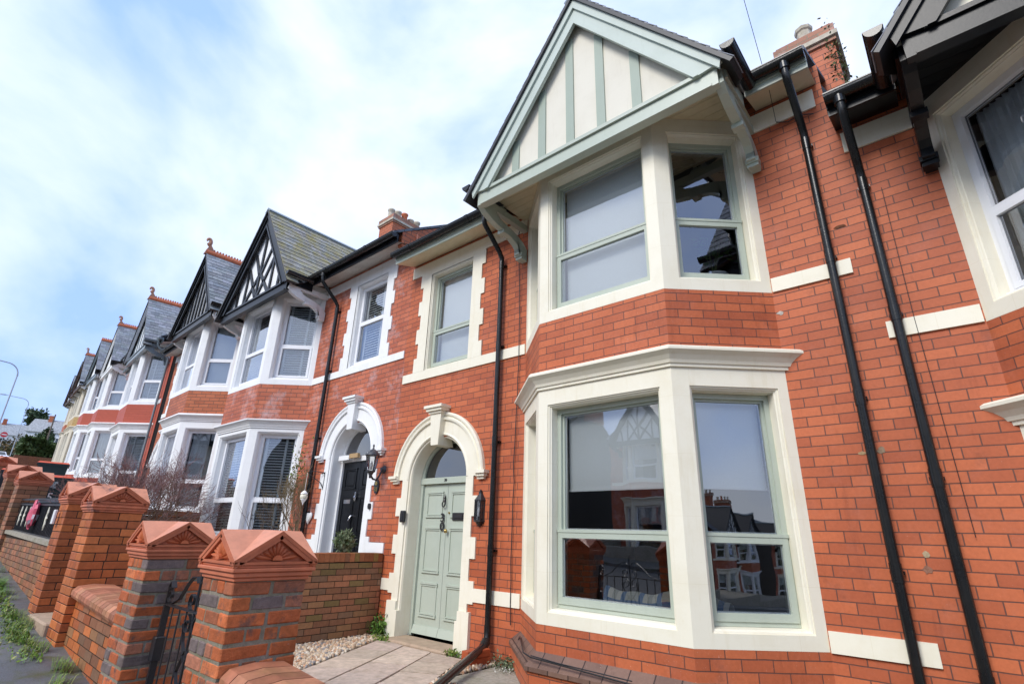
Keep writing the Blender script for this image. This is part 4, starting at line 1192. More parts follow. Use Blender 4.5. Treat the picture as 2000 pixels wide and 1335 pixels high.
# ------------------------------------------------------------------ front walls and pillars
def rc(cols, r):
    c = cols[int(r.random()*len(cols))]; k = .8+.4*r.random(); return tuple(x*k for x in c)
OLD = [(.48,.135,.045), (.45,.115,.038), (.50,.15,.055), (.34,.11,.05), (.46,.125,.042), (.17,.13,.12), (.50,.13,.045), (.36,.14,.08)]
NEW = [(.48,.145,.042), (.45,.125,.036), (.52,.16,.05), (.42,.115,.036), (.38,.11,.04)]
DULL = [(.33,.14,.07), (.26,.115,.06), (.38,.15,.075), (.22,.12,.07), (.30,.15,.07)]
def pillar_bricks(b, x0, x1, y0, y1, z0, z1, cols, seed, ch=.0755, joint=.011, bev=.005, jit=.004):
    r = random.Random(seed)
    z = z1; k = 0; hb = .105
    while z > z0:
        a, c = z-ch+joint, z
        if k % 2:
            rows = [(x0,x1,y0,y0+hb,'x'), (x0,x1,y1-hb,y1,'x'), (x0,x0+hb,y0+hb+joint,y1-hb-joint,'y'), (x1-hb,x1,y0+hb+joint,y1-hb-joint,'y')]
        else:
            rows = [(x0,x0+hb,y0,y1,'y'), (x1-hb,x1,y0,y1,'y'), (x0+hb+joint,x1-hb-joint,y0,y0+hb,'x'), (x0+hb+joint,x1-hb-joint,y1-hb,y1,'x')]
        for (a0,a1,b0,b1,ax) in rows:
            L0 = (a1-a0) if ax == 'x' else (b1-b0)
            if L0 > .33: cuts = [0, .5+(r.random()-.5)*.05+(.12 if r.random() < .3 else 0), 1]
            elif L0 > .16 and r.random() < .35: cuts = [0, .5, 1]
            else: cuts = [0, 1]
            for q0, q1 in zip(cuts, cuts[1:]):
                g0 = joint/2/L0 if q0 > 0 else 0; g1 = joint/2/L0 if q1 < 1 else 0
                if ax == 'x': B = (a0+(q0+g0)*L0, a0+(q1-g1)*L0, b0, b1)
                else: B = (a0, a1, b0+(q0+g0)*L0, b0+(q1-g1)*L0)
                j = jit
                ox = (r.random()-.5)*j; oy = (r.random()-.5)*j
                b.bbox(B[0]+ox, B[1]+ox, B[2]+oy, B[3]+oy, a, c, bev, rc(cols, r), j*.7)
        z -= ch; k += 1
def wall_bricks(b, A, B, th, z0f, z1f, cols, seed, ch=.0755, bl=.228, joint=.010, jit=.003, bev=.004):
    """straight wall from A to B (centre line), full thickness bricks; z0f/z1f functions of s"""
    A, B = Vector(A), Vector(B); L0 = (B-A).length; d = (B-A)/L0; n = Vector((-d.y, d.x)); r = random.Random(seed)
    ztop = max(z1f(0), z1f(L0)); zbot = min(z0f(0), z0f(L0)); k = 0; z = zbot
    while z < ztop-.02:
        s = -(bl/2 if k % 2 else 0)
        while s < L0:
            a, c = max(0, s), min(L0, s+bl-joint)
            mid = (a+c)/2
            if c-a > .03 and z+ch <= z1f(mid)+.02 and z+ch > z0f(mid):
                o = (r.random()-.5)*jit
                q = [A+d*a-n*(th/2+o), A+d*c-n*(th/2+o), A+d*c+n*(th/2+o), A+d*a+n*(th/2+o)]
                e = bev
                zt_ = z+ch-joint
                b.hexa([(v.x,v.y,z) for v in q]+[(v.x,v.y,zt_) for v in q], rc(cols, r))
            s += bl
        z += ch; k += 1
def cap(parent, x0, x1, y0, y1, z, mat=None):
    cx, cy = (x0+x1)/2, (y0+y1)/2; w = (x1-x0)/2+.022
    mat = mat or m_terracap
    b = MB()
    for (o, a, c) in ((-.012,0,.02), (.0,.02,.045), (.012,.045,.065), (.0,.065,.082)):
        b.bbox(cx-w-o, cx+w+o, cy-w-o, cy+w+o, z+a, z+c, .004)
    zb, zA, zr_ = z+.082, z+.235, z+.235
    R_ = w+.014
    C = [(-1,-1),(1,-1),(1,1),(-1,1)]
    corners = [Vector((cx+a*R_, cy+c*R_, zb)) for a, c in C]
    apex = []
    for i in range(4):
        m_ = (corners[i]+corners[(i+1) % 4])/2; m_.z = zA; apex.append(m_)
    O = Vector((cx, cy, zr_+.004)); up = Vector((0,0,.022))
    b.col = (1.15,1.55,1.9)  # top slopes tinted paler and pinker: sky light put into their colour
    for i in range(4):
        j = (i-1) % 4
        for tri in ((corners[i], apex[i], O), (apex[j], corners[i], O)):
            b.face([q+up for q in tri]); b.face([q for q in tri][::-1])
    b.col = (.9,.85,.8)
    rays = MB(); rays.col = (.95,.9,.85)
    for i in range(4):
        a, c, t_ = corners[i], corners[(i+1) % 4], apex[i]
        d = (c-a).normalized(); nn = Vector((d.y, -d.x, 0))
        # edge of the roof slab
        b.face([a, t_, t_+up, a+up]); b.face([t_, c, c+up, t_+up])
        # rim bars
        ins = -nn*.018
        def bar(p, q, wd, pr):
            e = (q-p).normalized(); s = nn.cross(e); s = s if s.z < 0 else -s
            b.hexa([p-nn*.04, q-nn*.04, q-nn*.04+s*wd, p-nn*.04+s*wd, p-nn*pr, q-nn*pr, q-nn*pr+s*wd, p-nn*pr+s*wd])
        bar(a, t_, .022, .004); bar(t_, c, .022, .004)
        b.hexa([a-nn*.03, c-nn*.03, c-nn*.03+Vector((0,0,.016)), a-nn*.03+Vector((0,0,.016)), a-nn*.004, c-nn*.004, c-nn*.004+Vector((0,0,.014)), a-nn*.004+Vector((0,0,.014))])
        # recessed tympanum
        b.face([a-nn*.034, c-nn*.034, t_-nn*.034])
        # sunburst petals
        ctr = (a+c)/2-nn*.034+Vector((0,0,.022))
        for k in range(9):
            an = pi*(k+.5)/9
            dirv = d*cos(an)+Vector((0,0,1))*sin(an)
            # length to the rim
            s = abs(cos(an)); mx = 1/(s/(R_)+sin(an)/(zA-zb))
            Lk = mx*.74
            sv = d*(-sin(an))+Vector((0,0,1))*cos(an)
            w0, w1 = .006, .17*Lk*.62
            p1 = ctr+dirv*.018; p2 = ctr+dirv*Lk*.72; p3 = ctr+dirv*Lk
            top = nn*.026
            vs = [p1-sv*w0, p1+sv*w0, p2+sv*w1, p3, p2-sv*w1, p1+top*.5, p2+top, p3+top*.3]
            rays.sm = True
            rays.grid(vs, [[0,5,6,4],[5,1,2,6],[6,2,3,7],[4,6,7,3],[0,1,5]]); rays.sm = False
        rays.prism([(0,0)], 0, 0) if False else None
        hub = [ctr+d*(.026*cos(q*pi/6))+Vector((0,0,.026*sin(q*pi/6))) for q in range(7)]
        rays.face([h+nn*.030 for h in hub])
        for h1, h2 in zip(hub, hub[1:]): rays.face([h1, h2, h2+nn*.030, h1+nn*.030])
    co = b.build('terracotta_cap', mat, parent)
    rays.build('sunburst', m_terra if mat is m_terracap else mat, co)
    return co
def pillar(x1, yf, ztop, label, style='old', w=.445, seed=1, zbot=None, capmat=None, hi=True):
    x0 = x1-w; y0, y1 = yf, yf+w
    root = empty('gate_pillar', label, 'gate pillar', ((x0+x1)/2, (y0+y1)/2, pz(x0)), 0, 'brick pillars along the front walls')
    root_inv = -Vector(root.location)
    zb = (pz(x0) if zbot is None else zbot)-.08
    def P(o): 
        o.parent = root; o.location = root_inv; return o
    b = MB(); pillar_bricks(b, x0, x1, y0, y1, zb, ztop, OLD if style == 'old' else (NEW if style == 'new' else DULL), seed, joint=.012 if style == 'old' else .008, jit=.006 if style == 'old' else .002, bev=.006 if style == 'old' else .003)
    P(b.build('brickwork', m_rough if style == 'old' else m_smooth, None))
    b = MB(); e = .005 if style == 'old' else .004
    b.box(x0+e, x1-e, y0+e, y1-e, zb, ztop+.004)
    P(b.build('mortar', m_mortarl if style == 'old' else m_mortard, None))
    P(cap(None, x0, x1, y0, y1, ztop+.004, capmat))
    return root
pA = pillar(-3.045, -3.666, 1.05, 'weathered brick gate pillar with terracotta sunburst cap, largest and nearest', 'old', .405, 1)
pB = pillar(-4.55, -3.64, 1.09, 'weathered brick gate pillar with terracotta cap on the far side of the scrolled iron gate', 'old', .41, 2)
pC = pillar(-6.635, -3.586, 1.425, 'smooth orange brick pillar with part sooty cap, beside the low bullnose wall', 'new', .415, 3, capmat=m_terradirty)
pD = pillar(-7.965, -3.56, 1.52, 'smooth orange brick pillar with sooty black cap at the end of the railing', 'new', .415, 4, capmat=m_terradirty)
pE = pillar(-12.84, -3.455, 1.92, 'dull brick pillar with red cap at the far end of the railing', 'dull', .42, 5)
pF = pillar(-14.05, -3.51, 2.10, 'dull brick pillar with pale pink cap, first beyond the railing', 'dull', .45, 6)
pillar(-19.3, -3.35, 2.66, 'brick pillar with terracotta cap, second beyond the railing', 'dull', .45, 7)
pillar(-20.6, -3.32, 2.78, 'brick pillar with terracotta cap, third beyond the railing', 'dull', .45, 8)
pillar(-25.5, -3.2, 3.25, 'brick pillar with terracotta cap, second from the far end of the row', 'dull', .45, 9)
pillar(-27.2, -3.15, 3.36, 'smallest brick pillar with terracotta cap at the far end of the row', 'dull', .45, 10)
def low_wall(A, B, th, zt0, zt1, label, seed, cols=DULL, coping='bull', old=False, dz=0):
    A_, B_ = Vector(A), Vector(B); L0 = (B_-A_).length
    root = empty('garden_wall', label, 'garden wall', (A_.x, A_.y, 0)); inv = -Vector(root.location)
    zt = lambda s: zt0+(zt1-zt0)*s/L0
    zg = lambda s: pz(A_.x+(B_.x-A_.x)*s/L0)-.08+dz
    b = MB(); wall_bricks(b, A, B, th, zg, zt, cols, seed)
    o = b.build('brickwork', m_rough if old else m_smooth, root); o.location = inv
    d = (B_-A_)/L0; n = Vector((-d.y, d.x))
    b = MB(); q = [A_-n*(th/2-.005), B_-n*(th/2-.005), B_+n*(th/2-.005), A_+n*(th/2-.005)]
    b.hexa([(v.x,v.y,zg(0 if i in (0,3) else L0)-.1) for i, v in enumerate(q)]+[(v.x,v.y,zt(0 if i in (0,3) else L0)-.012) for i, v in enumerate(q)])
    o = b.build('mortar', m_mortarl if old else m_mortard, root); o.location = inv
    b = MB(); r = random.Random(seed+50)
    if coping == 'bull':
        s = 0
        while s < L0-.02:
            e = min(s+.112, L0)
            prof = [(-th/2-.05,-.04), (-th/2-.062,-.015), (-th/2-.058,.02), (-th/2-.02,.055), (-.02,.068), (th/2+.02,.055), (th/2+.05,.01), (th/2+.04,-.03)]
            g_ = rc([(1,.95,.95), (.8,.8,.8), (1.1,1.2,1.2)], r)
            for (s0, s1) in ((s+.004, e-.004),):
                A3 = [A_+d*s0+n*p_[0] for p_ in prof]; B3 = [A_+d*s1+n*p_[0] for p_ in prof]
                k = len(prof)
                vs = [(v.x,v.y,zt(s0)+p_[1]) for v, p_ in zip(A3, prof)]+[(v.x,v.y,zt(s1)+p_[1]) for v, p_ in zip(B3, prof)]
                b.grid(vs, [[i,(i+1)%k,k+(i+1)%k,k+i] for i in range(k)]+[list(range(k))[::-1],[k+i for i in range(k)]], g_)
            s = e
        o = b.build('bullnose_coping', M_attr('coping_tiles', (.40,.16,.09), .7, 14, .4, .4, .004, .3, moss=.3), root)
    elif coping == 'edge':
        s = 0
        while s < L0-.02:
            e = min(s+.078, L0)
            q = [A_+d*(s+.004)-n*(th/2), A_+d*e-n*(th/2), A_+d*e+n*(th/2), A_+d*(s+.004)+n*(th/2)]
            zz = zt(s)+.004*r.random()
            b.hexa([(v.x,v.y,zz-.005) for v in q]+[(v.x,v.y,zz+.105) for v in q], rc([(.30,.10,.04), (.24,.10,.05), (.34,.12,.05), (.22,.13,.04)], r))
            s = e
        o = b.build('brick_on_edge_coping', m_smooth, root)
    else:
        q = [A_-n*(th/2+.03), B_-n*(th/2+.03), B_+n*(th/2+.03), A_+n*(th/2+.03)]
        b.hexa([(v.x,v.y,zt(0 if i in (0,3) else L0)) for i, v in enumerate(q)]+[(v.x,v.y,zt(0 if i in (0,3) else L0)+.055) for i, v in enumerate(q)])
        o = b.build('stone_coping', m_conc, root)
    o.location = inv
    return root
low_wall((-6.63,-3.40), (-4.97,-3.44), .24, .71, .66, 'low front wall with rounded coping bricks between two gate pillars', 21, DULL+NEW)
low_wall((-3.035,-3.47), (1.5,-3.55), .24, .60, .30, 'low front wall with terracotta coping to the right of the nearest pillar', 22, OLD, old=True)
low_wall((-12.84,-3.28), (-8.40,-3.36), .24, 1.12, 1.04, 'front garden wall with stone coping beneath the black railing', 23, DULL, 'stone')
low_wall((-6.80,-3.15), (-6.80,-.02), .225, .93, .93, 'mossy brick dividing wall between the gravel garden and the black door house', 24, DULL+[(.20,.13,.05)], 'edge', dz=-.4)
low_wall((-13.1,-3.05), (-13.1,-.1), .225, 1.55, 1.5, 'brick dividing wall behind the bare shrub', 25, DULL, 'edge')
low_wall((-19.29,-3.12), (-14.65,-3.24), .22, 1.95, 1.60, 'far front wall beyond the railing', 26, DULL, 'stone')
low_wall((-19.5,-3.0), (-19.5,.1), .22, 2.35, 2.3, 'dividing wall with red coping behind the wheelie bins', 27, DULL, 'edge')
low_wall((-27.4,-3.0), (-27.4,-.9), .22, 3.15, 3.15, 'furthest dividing wall with red coping below the hedge', 28, DULL, 'edge')
world_step = world(lambda b: b.bbox(-7.94, -7.07, -3.62, -3.15, .15, .40, .015), 'entrance_step', m_stone); tag(world_step, 'worn stone step between the two smooth brick pillars', 'step')
# iron gate between the first two pillars
G = empty('garden_gate', 'black wrought iron gate with scrolls between the two weathered brick pillars', 'gate', (-4.53,-3.46,0))
gx0, gx1 = .02, 1.03
def ribbon(b, pts, w=.022, t_=.006):
    for p, q in zip(pts, pts[1:]):
        p, q = Vector(p), Vector(q); d = (q-p); 
        if d.length < 1e-6: continue
        d.normalize(); n = Vector((-d.z, 0, d.x))*t_/2; y = Vector((0,w/2,0))
        b.hexa([p-n-y, q-n-y, q-n+y, p-n+y, p+n-y, q+n-y, q+n+y, p+n+y])
def scroll(cx, cz, r0, turns, start, sgn, n=22):
    return [(cx+sgn*r0*(1-.72*i/n)*cos(start+turns*2*pi*i/n), 0, cz+r0*(1-.72*i/n)*sin(start+turns*2*pi*i/n)) for i in range(n+1)]
def gate(b):
    zb, zt_ = .02, .80
    for x in (gx0, gx1): b.box(x-.012, x+.012, -.02, .02, zb, zt_+.0)
    ribbon(b, [(gx0-.01,0,zt_), (gx1+.01,0,zt_)], .03, .010); ribbon(b, [(gx0,0,zb+.05), (gx1,0,zb+.05)], .03, .010); 
    cx = (gx0+gx1)/2
    for k in range(1, 8):
        x = gx0+(gx1-gx0)*k/8
        if k in (4,): continue
        b.tube([(x,0,zb+.05), (x,0,zt_)], .006, 6)
    b.tube([(cx,0,zb+.05), (cx,0,1.04)], .009, 6)
    b.lathe([(0,0),(.012,.01),(.008,.04),(0,.07)], cx, 0, 6, z0=1.03)
    for s in (-1, 1):
        ribbon(b, [(cx+s*.42,0,zt_+.01), (cx+s*.30,0,zt_+.05), (cx+s*.20,0,zt_+.15), (cx+s*.13,0,zt_+.20), (cx+s*.06,0,zt_+.205), (cx+s*.03,0,zt_+.17)], .025)
        ribbon(b, scroll(cx+s*.07, zt_+.06, .055, 1.2, -1.6, s)); ribbon(b, scroll(cx+s*.075, zt_-.08, .06, 1.2, 1.4, s))
        ribbon(b, scroll(cx+s*.075, .26, .06, 1.2, -1.4, s)); ribbon(b, scroll(cx+s*.075, .13, .055, 1.2, 1.4, s))
        ribbon(b, [(cx+s*.02,0,.35), (cx+s*.10,0,.45), (cx+s*.02,0,.58)], .02)
        ribbon(b, [(cx+s*.135,0,zt_-.08), (cx+s*.09,0,.62), (cx+s*.01,0,.52)], .02)
        x = gx0 if s < 0 else gx1
        ribbon(b, scroll(x-s*.035, zt_+.06, .045, 1.1, -1.7, s)); ribbon(b, [(x,0,zt_), (x,0,zt_+.12), (x-s*.03,0,zt_+.15), (x-s*.06,0,zt_+.11)], .034, .008)
    b.bbox(gx0-.03, gx0+.03, -.035, .03, .45, .60, .006)
world(gate, 'gate_ironwork', m_iron, G)
world(lambda b: (b.box(gx1+.0, gx1+.06, -.015, .015, .60, .63), b.box(gx1, gx1+.06, -.015, .015, .15, .18)), 'hinge', m_iron, G)
# railing of number 32
RL = empty('railing', 'black metal railing with cream scroll ornaments on the wall between two brick pillars', 'railing', (-12.84,-3.33,0))
def rz_(x): return 1.175+(.08*(1-x/4.4))*1.0
def railf(b):
    n = 40; dy = lambda x: -.0
    for i in range(n+1):
        x = .03+4.38*i/n; y = -.018*x*1.0
        b.tube([(x,y,1.16-.018*x), (x,y,1.63-.018*x)], .0075, 6)
    for z in (1.18, 1.60, 1.68):
        b.hexa([(0,-.02,z-.012), (4.44,-.10,z-.09), (4.44,-.07,z-.09), (0,.01,z-.012), (0,-.02,z+.012), (4.44,-.10,z-.066), (4.44,-.07,z-.066), (0,.01,z+.012)])
world(railf, 'bars', m_iron, RL)
def backing(b):
    b.hexa([(0,.03,1.17), (2.9,-.022,1.12), (2.9,-.017,1.12), (0,.035,1.17), (0,.03,1.61), (2.9,-.022,1.56), (2.9,-.017,1.56), (0,.035,1.61)])
world(backing, 'backing_panel', m_blackplastic, RL)
for i, x in enumerate((.55,.98,1.42,3.0)):
    def orn(b):
        y = -.018*x-.035; zc = 1.42-.018*x
        pts = [(0,.16),(.05,.08),(.02,.03),(.07,0),(.02,-.03),(.05,-.08),(0,-.16),(-.02,-.06),(-.05,-.02),(-.05,.02),(-.02,.06)]
        b.prism([(x+a*.75, zc+c*.95) for a, c in pts], y-.008, y+.004, 'y')
    world(orn, 'scroll_ornament', m_cream, RL)
# pink and purple bags behind the railing
for i, (x, y, z, s, c, lab) in enumerate(((-10.8,-3.43,1.42,.17,(.62,.10,.16),'red and pink plastic bag tied to the outside of the railing'), (-9.75,-3.2,1.62,.14,(.10,.16,.55),'blue plastic bag resting at the top of the railing'))):
    def bag(b):
        r = random.Random(40+i); N = 12; M_ = 8; b.sm = True
        P_ = [[None]*N for _ in range(M_+1)]
        for a in range(M_+1):
            for k in range(N):
                th, ph = pi*a/M_, 2*pi*k/N; rr = s*(.75+.4*r.random())
                P_[a][k] = (rr*sin(th)*cos(ph)*1.0, rr*sin(th)*sin(ph)*.35, rr*cos(th)*1.15)
        for a in range(M_):
            for k in range(N): b.face([P_[a][k], P_[a+1][k], P_[a+1][(k+1)%N], P_[a][(k+1)%N]], c if (a+k) % 5 else (.7,.6,.65))
    o = world(bag, 'plastic_bag', M_attr('crinkled_plastic_%d' % i, (1,1,1), .3, 30, .2, .5, .006, .5)); o.location = (x, y, z); tag(o, lab, 'bag')
# white junction box on pillar D
o = world(lambda b: b.bbox(-8.30, -8.22, -3.62, -3.592, 1.30, 1.46, .006), 'letter_plate', m_whitepl); tag(o, 'small white plate fixed on the brick pillar beside the railing', 'plate')

# ------------------------------------------------------------------ wheelie bins
def bin_(x, y, z, rz, body, lid, label, num=None):
    root = empty('wheelie_bin', label, 'wheelie bin', (x, y, z), rz, 'wheelie bins in the front gardens')
    b = MB()
    b.hexa([(-.22,-.26,.08), (.22,-.26,.08), (.22,.26,.08), (-.22,.26,.08), (-.28,-.35,.92), (.28,-.35,.92), (.28,.33,.92), (-.28,.33,.92)])
    b.hexa([(-.30,-.37,.92), (.30,-.37,.92), (.30,.35,.92), (-.30,.35,.92), (-.30,-.37,.96), (.30,-.37,.96), (.30,.35,.96), (-.30,.35,.96)])
    bo = b.build('bin_body', body, root)
    b = MB()
    b.hexa([(-.305,-.39,.962), (.305,-.39,.962), (.305,.36,.962), (-.305,.36,.962), (-.27,-.34,1.0), (.27,-.34,1.0), (.26,.34,1.05), (-.26,.34,1.05)])
    b.tube([(-.24,.38,.98), (.24,.38,.98)], .018, 8)
    b.build('lid', lid, root)
    for s in (-1, 1):
        b = MB(); b.tube([(s*.20,.27,.10), (s*.27,.27,.10)], .10, 14); b.build('wheel', m_blackplastic, root)
    if num:
        b = MB()
        text_mb(b, num, .22, lambda xx,yy,d: (xx*.9-.06, -.335-yy*.10-d, .57+yy), .004)
        b.build('bin_number', m_whitepl, root)
        b = MB()
        for (a, c_) in ((-.03,.86), (.03,.86), (0,.82), (-.02,.78), (.02,.77)): b.box(a-.025, a+.025, -.352, -.333, c_-.02, c_+.02)
        b.build('bin_crest', M_paint('faded_crest', (.35,.45,.45), .5), bo)
    return root
bin_(-14.6, -2.72, 1.22, radians(84), m_bin, m_orange, 'dark green bin numbered 25 with an orange lid', '25')
bin_(-12.5, -2.88, .66, radians(80), m_binb, m_binb, 'black bin with black lid just behind the railing')
bin_(-17.0, -2.45, 1.68, radians(80), m_bin, m_orange, 'dark green bin with orange lid behind the numbered bin')
bin_(-15.8, -2.98, 1.28, radians(70), m_binb, m_binb, 'black lidded bin partly hidden behind a pillar cap')
bin_(-18.6, -2.9, 1.55, radians(85), m_binb, m_orange, 'furthest bin with a small orange lid beside the pillars')

# ------------------------------------------------------------------ plants
def twigs(b, base, n0, L0, spread, depth, seed, r0=.014, col=(.15,.09,.075), lean=None, up=.25, nb=3, sides=3, tips=None):
    r = random.Random(seed)
    def grow(p, d, L_, rad, k):
        pts = [p]; q = p.copy(); dd = d.copy()
        for i in range(3):
            dd = (dd+Vector((r.gauss(0,.16), r.gauss(0,.16), r.gauss(up*.12,.12)))).normalized()
            q = q+dd*L_/3; pts.append(q.copy())
        t_ = .8+.4*r.random()
        c = (col[0]*t_, col[1]*t_, col[2]*t_) if k > 1 else (tips or (col[0]*1.5*t_, col[1]*.8*t_, col[2]*.9*t_))
        rad = max(rad, .0028)
        b.tube(pts, [rad, rad*.85, rad*.7, rad*.55], 4 if k > depth-2 else sides, c, caps=False)
        if k <= 0: return
        for j in range(nb):
            src = pts[1+j % 3] if j else pts[-1]
            a = Vector((r.gauss(0,1), r.gauss(0,1), r.gauss(up,.7))).normalized()
            nd = (dd*.75+a*.62).normalized()
            grow(src, nd, L_*(.62+.2*r.random()), rad*.6, k-1)
    for i in range(n0):
        a = 2*pi*i/n0+r.random()*.5
        d = Vector((cos(a)*spread, sin(a)*spread, .75+.25*r.random()))
        if lean: d += Vector(lean)
        grow(Vector(base), d.normalized(), L0, r0, depth)
sh = empty('bare_shrub', 'large bare leafless shrub with reddish twigs in front of the white bays', 'shrub', (-12.0,-1.75,.55))
def shr(b): twigs(b, (0,0,.2), 17, .68, .78, 5, 4, .024, (.20,.14,.11), nb=3, up=.22, tips=(.26,.15,.14))
o = world(shr, 'branches', m_bark, sh, uv=False)
cl = empty('climbing_plant', 'straggly bare climbing plant against the brick beside the white bay', 'climber', (-9.35,-.3,.46))
def clf(b):
    twigs(b, (0,0,0), 5, .62, .16, 4, 9, .016, (.13,.10,.075), up=1.0, nb=2, tips=(.16,.12,.09))
    twigs(b, (.25,.15,.3), 6, .55, .18, 4, 12, .012, (.20,.15,.09), up=1.1, nb=3, tips=(.24,.19,.11))
world(clf, 'branches', m_bark, cl, uv=False)
def leafset(b, pts, n, size, cols, seed):
    r = random.Random(seed)
    for i in range(n):
        c = Vector(pts(r)); d = Vector((r.gauss(0,1), r.gauss(0,1), r.gauss(.3,1))).normalized(); s = d.cross(Vector((r.gauss(0,1), r.gauss(0,1), r.gauss(0,1)))).normalized()
        L_ = size*(.6+.8*r.random()); b.face([c, c+d*L_*.45+s*L_*.24, c+d*L_, c+d*L_*.45-s*L_*.24], rc(cols, r))
world(lambda b: leafset(b, lambda r: (.12+r.gauss(0,.13), .08+r.gauss(0,.05), 1.9+r.gauss(0,.22)), 240, .055, [(.12,.17,.04), (.20,.17,.04), (.10,.16,.05)], 3), 'foliage', m_leaf, cl)
ol = empty('potted_olive', 'small round olive tree in a pot in front of the black door', 'plant', (-6.98,-.50,.46))
world(lambda b: b.lathe([(.10,0),(.14,.24),(.15,.25),(.13,.26)], 0, 0, 16), 'pot', m_conc, ol)
world(lambda b: (setattr(b, 'col', (.15,.12,.08)), b.tube([(0,0,.2), (.01,0,.42), (0,.01,.62)], [.014,.011,.009], 6)), 'trunk', m_bark, ol)
def olf(r):
    v = Vector((r.gauss(0,1), r.gauss(0,1), r.gauss(0,1))).normalized()*(.135*r.random()**.35); return (v.x, v.y, .72+v.z*1.05)
world(lambda b: leafset(b, olf, 520, .065, [(.13,.17,.09), (.20,.24,.14), (.09,.13,.05)], 8), 'foliage', m_leaf, ol)
# weeds at the foot of walls
def tuft(b, cx, cy, cz, n, h, sp, r, cols):
    for i in range(n):
        x, y = cx+r.gauss(0, sp), cy+r.gauss(0, sp*.5); a = r.random()*6.28; l = h*(.5+.8*r.random()); w = .004+.005*r.random()
        dx, dy = cos(a)*l*.5, sin(a)*l*.5
        b.face([(x-w,y,cz(x)), (x+w,y,cz(x)), (x+dx*.5+w*.7,y+dy*.5,cz(x)+l*.75), (x+dx*.5-w*.7,y+dy*.5,cz(x)+l*.75)], rc(cols, r))
        b.face([(x+dx*.5-w*.7,y+dy*.5,cz(x)+l*.75), (x+dx*.5+w*.7,y+dy*.5,cz(x)+l*.75), (x+dx,y+dy,cz(x)+l*.9)], rc(cols, r))
GR = [(.14,.24,.03), (.20,.30,.05), (.09,.17,.03), (.26,.28,.08)]
def weeds(b):
    r = random.Random(17)
    for i in range(34):
        x = -4.6-8.5*r.random(); y = -3.74+.02*(-x-4.5)+r.gauss(0,.05)-.02
        if -7.95 < x < -7.05: y -= .02
        tuft(b, x, y, pz, 26, .05+.05*r.random(), .05, r, GR)
    for i in range(18):
        x = -6.3-1.9*r.random(); tuft(b, x, -3.68-.16*r.random(), pz, 34, .05, .06, r, GR)
    for i in range(12): tuft(b, -9.4-.9*r.random(), -3.62-.20*r.random(), pz, 30, .10, .06, r, [(.10,.26,.02), (.16,.34,.03)])
    def lf(rr): x = -6.2-3.6*rr.random(); return (x, -3.72+.02*(-x-6.6)-abs(rr.gauss(0,.09)), pz(x)+.01+.02*rr.random())
    leafset(b, lf, 900, .035, GR, 5)
o = world(weeds, 'weeds', m_leaf); struct(o, 'stuff', 'grass tufts and weeds growing where the pavement meets the front walls')
def weeds2(b):
    r = random.Random(23)
    f0 = lambda x: -.02
    leafset(b, lambda rr: (-6.52+rr.gauss(0,.06), -.06+rr.gauss(0,.05)-.02, .03+abs(rr.gauss(0,.10))), 420, .05, [(.08,.18,.02), (.13,.25,.04), (.05,.10,.02)], 6)
    leafset(b, lambda rr: (-6.28+rr.gauss(0,.07), -.22+rr.gauss(0,.03), .0+abs(rr.gauss(0,.025))), 160, .04, GR, 7)
    leafset(b, lambda rr: (-5.02+rr.gauss(0,.05), -.12+rr.gauss(0,.05), .0+abs(rr.gauss(0,.02))), 120, .04, GR, 8)
    leafset(b, lambda rr: (-4.18+rr.gauss(0,.13), -.12+rr.gauss(0,.05), -.0+abs(rr.gauss(0,.04))), 420, .035, [(.12,.16,.08), (.18,.20,.12), (.06,.09,.04)], 9)
    leafset(b, lambda rr: (-4.05+rr.gauss(0,.10), -.22+rr.gauss(0,.08), .0+abs(rr.gauss(0,.02))), 160, .03, [(.12,.16,.08), (.5,.5,.45)], 10)
o = world(weeds2, 'moss_and_weeds', m_leaf); struct(o, 'stuff', 'moss and small weeds beside the doorstep and the wall foot')
def chim(b):
    leafset(b, lambda rr: (-.20+rr.gauss(0,.04), 1.55+rr.gauss(0,.15), 7.15+rr.gauss(0,.28)), 1300, .045, [(.07,.10,.03), (.12,.13,.04), (.05,.06,.02)], 6)
    leafset(b, lambda rr: (-.06+rr.gauss(0,.05), 1.50+rr.gauss(0,.12), 6.55+rr.gauss(0,.08)), 260, .045, [(.07,.12,.03), (.14,.18,.05)], 7)
o = world(chim, 'chimney_weeds', m_leaf); struct(o, 'stuff', 'small dark plants growing out of the chimney brickwork')

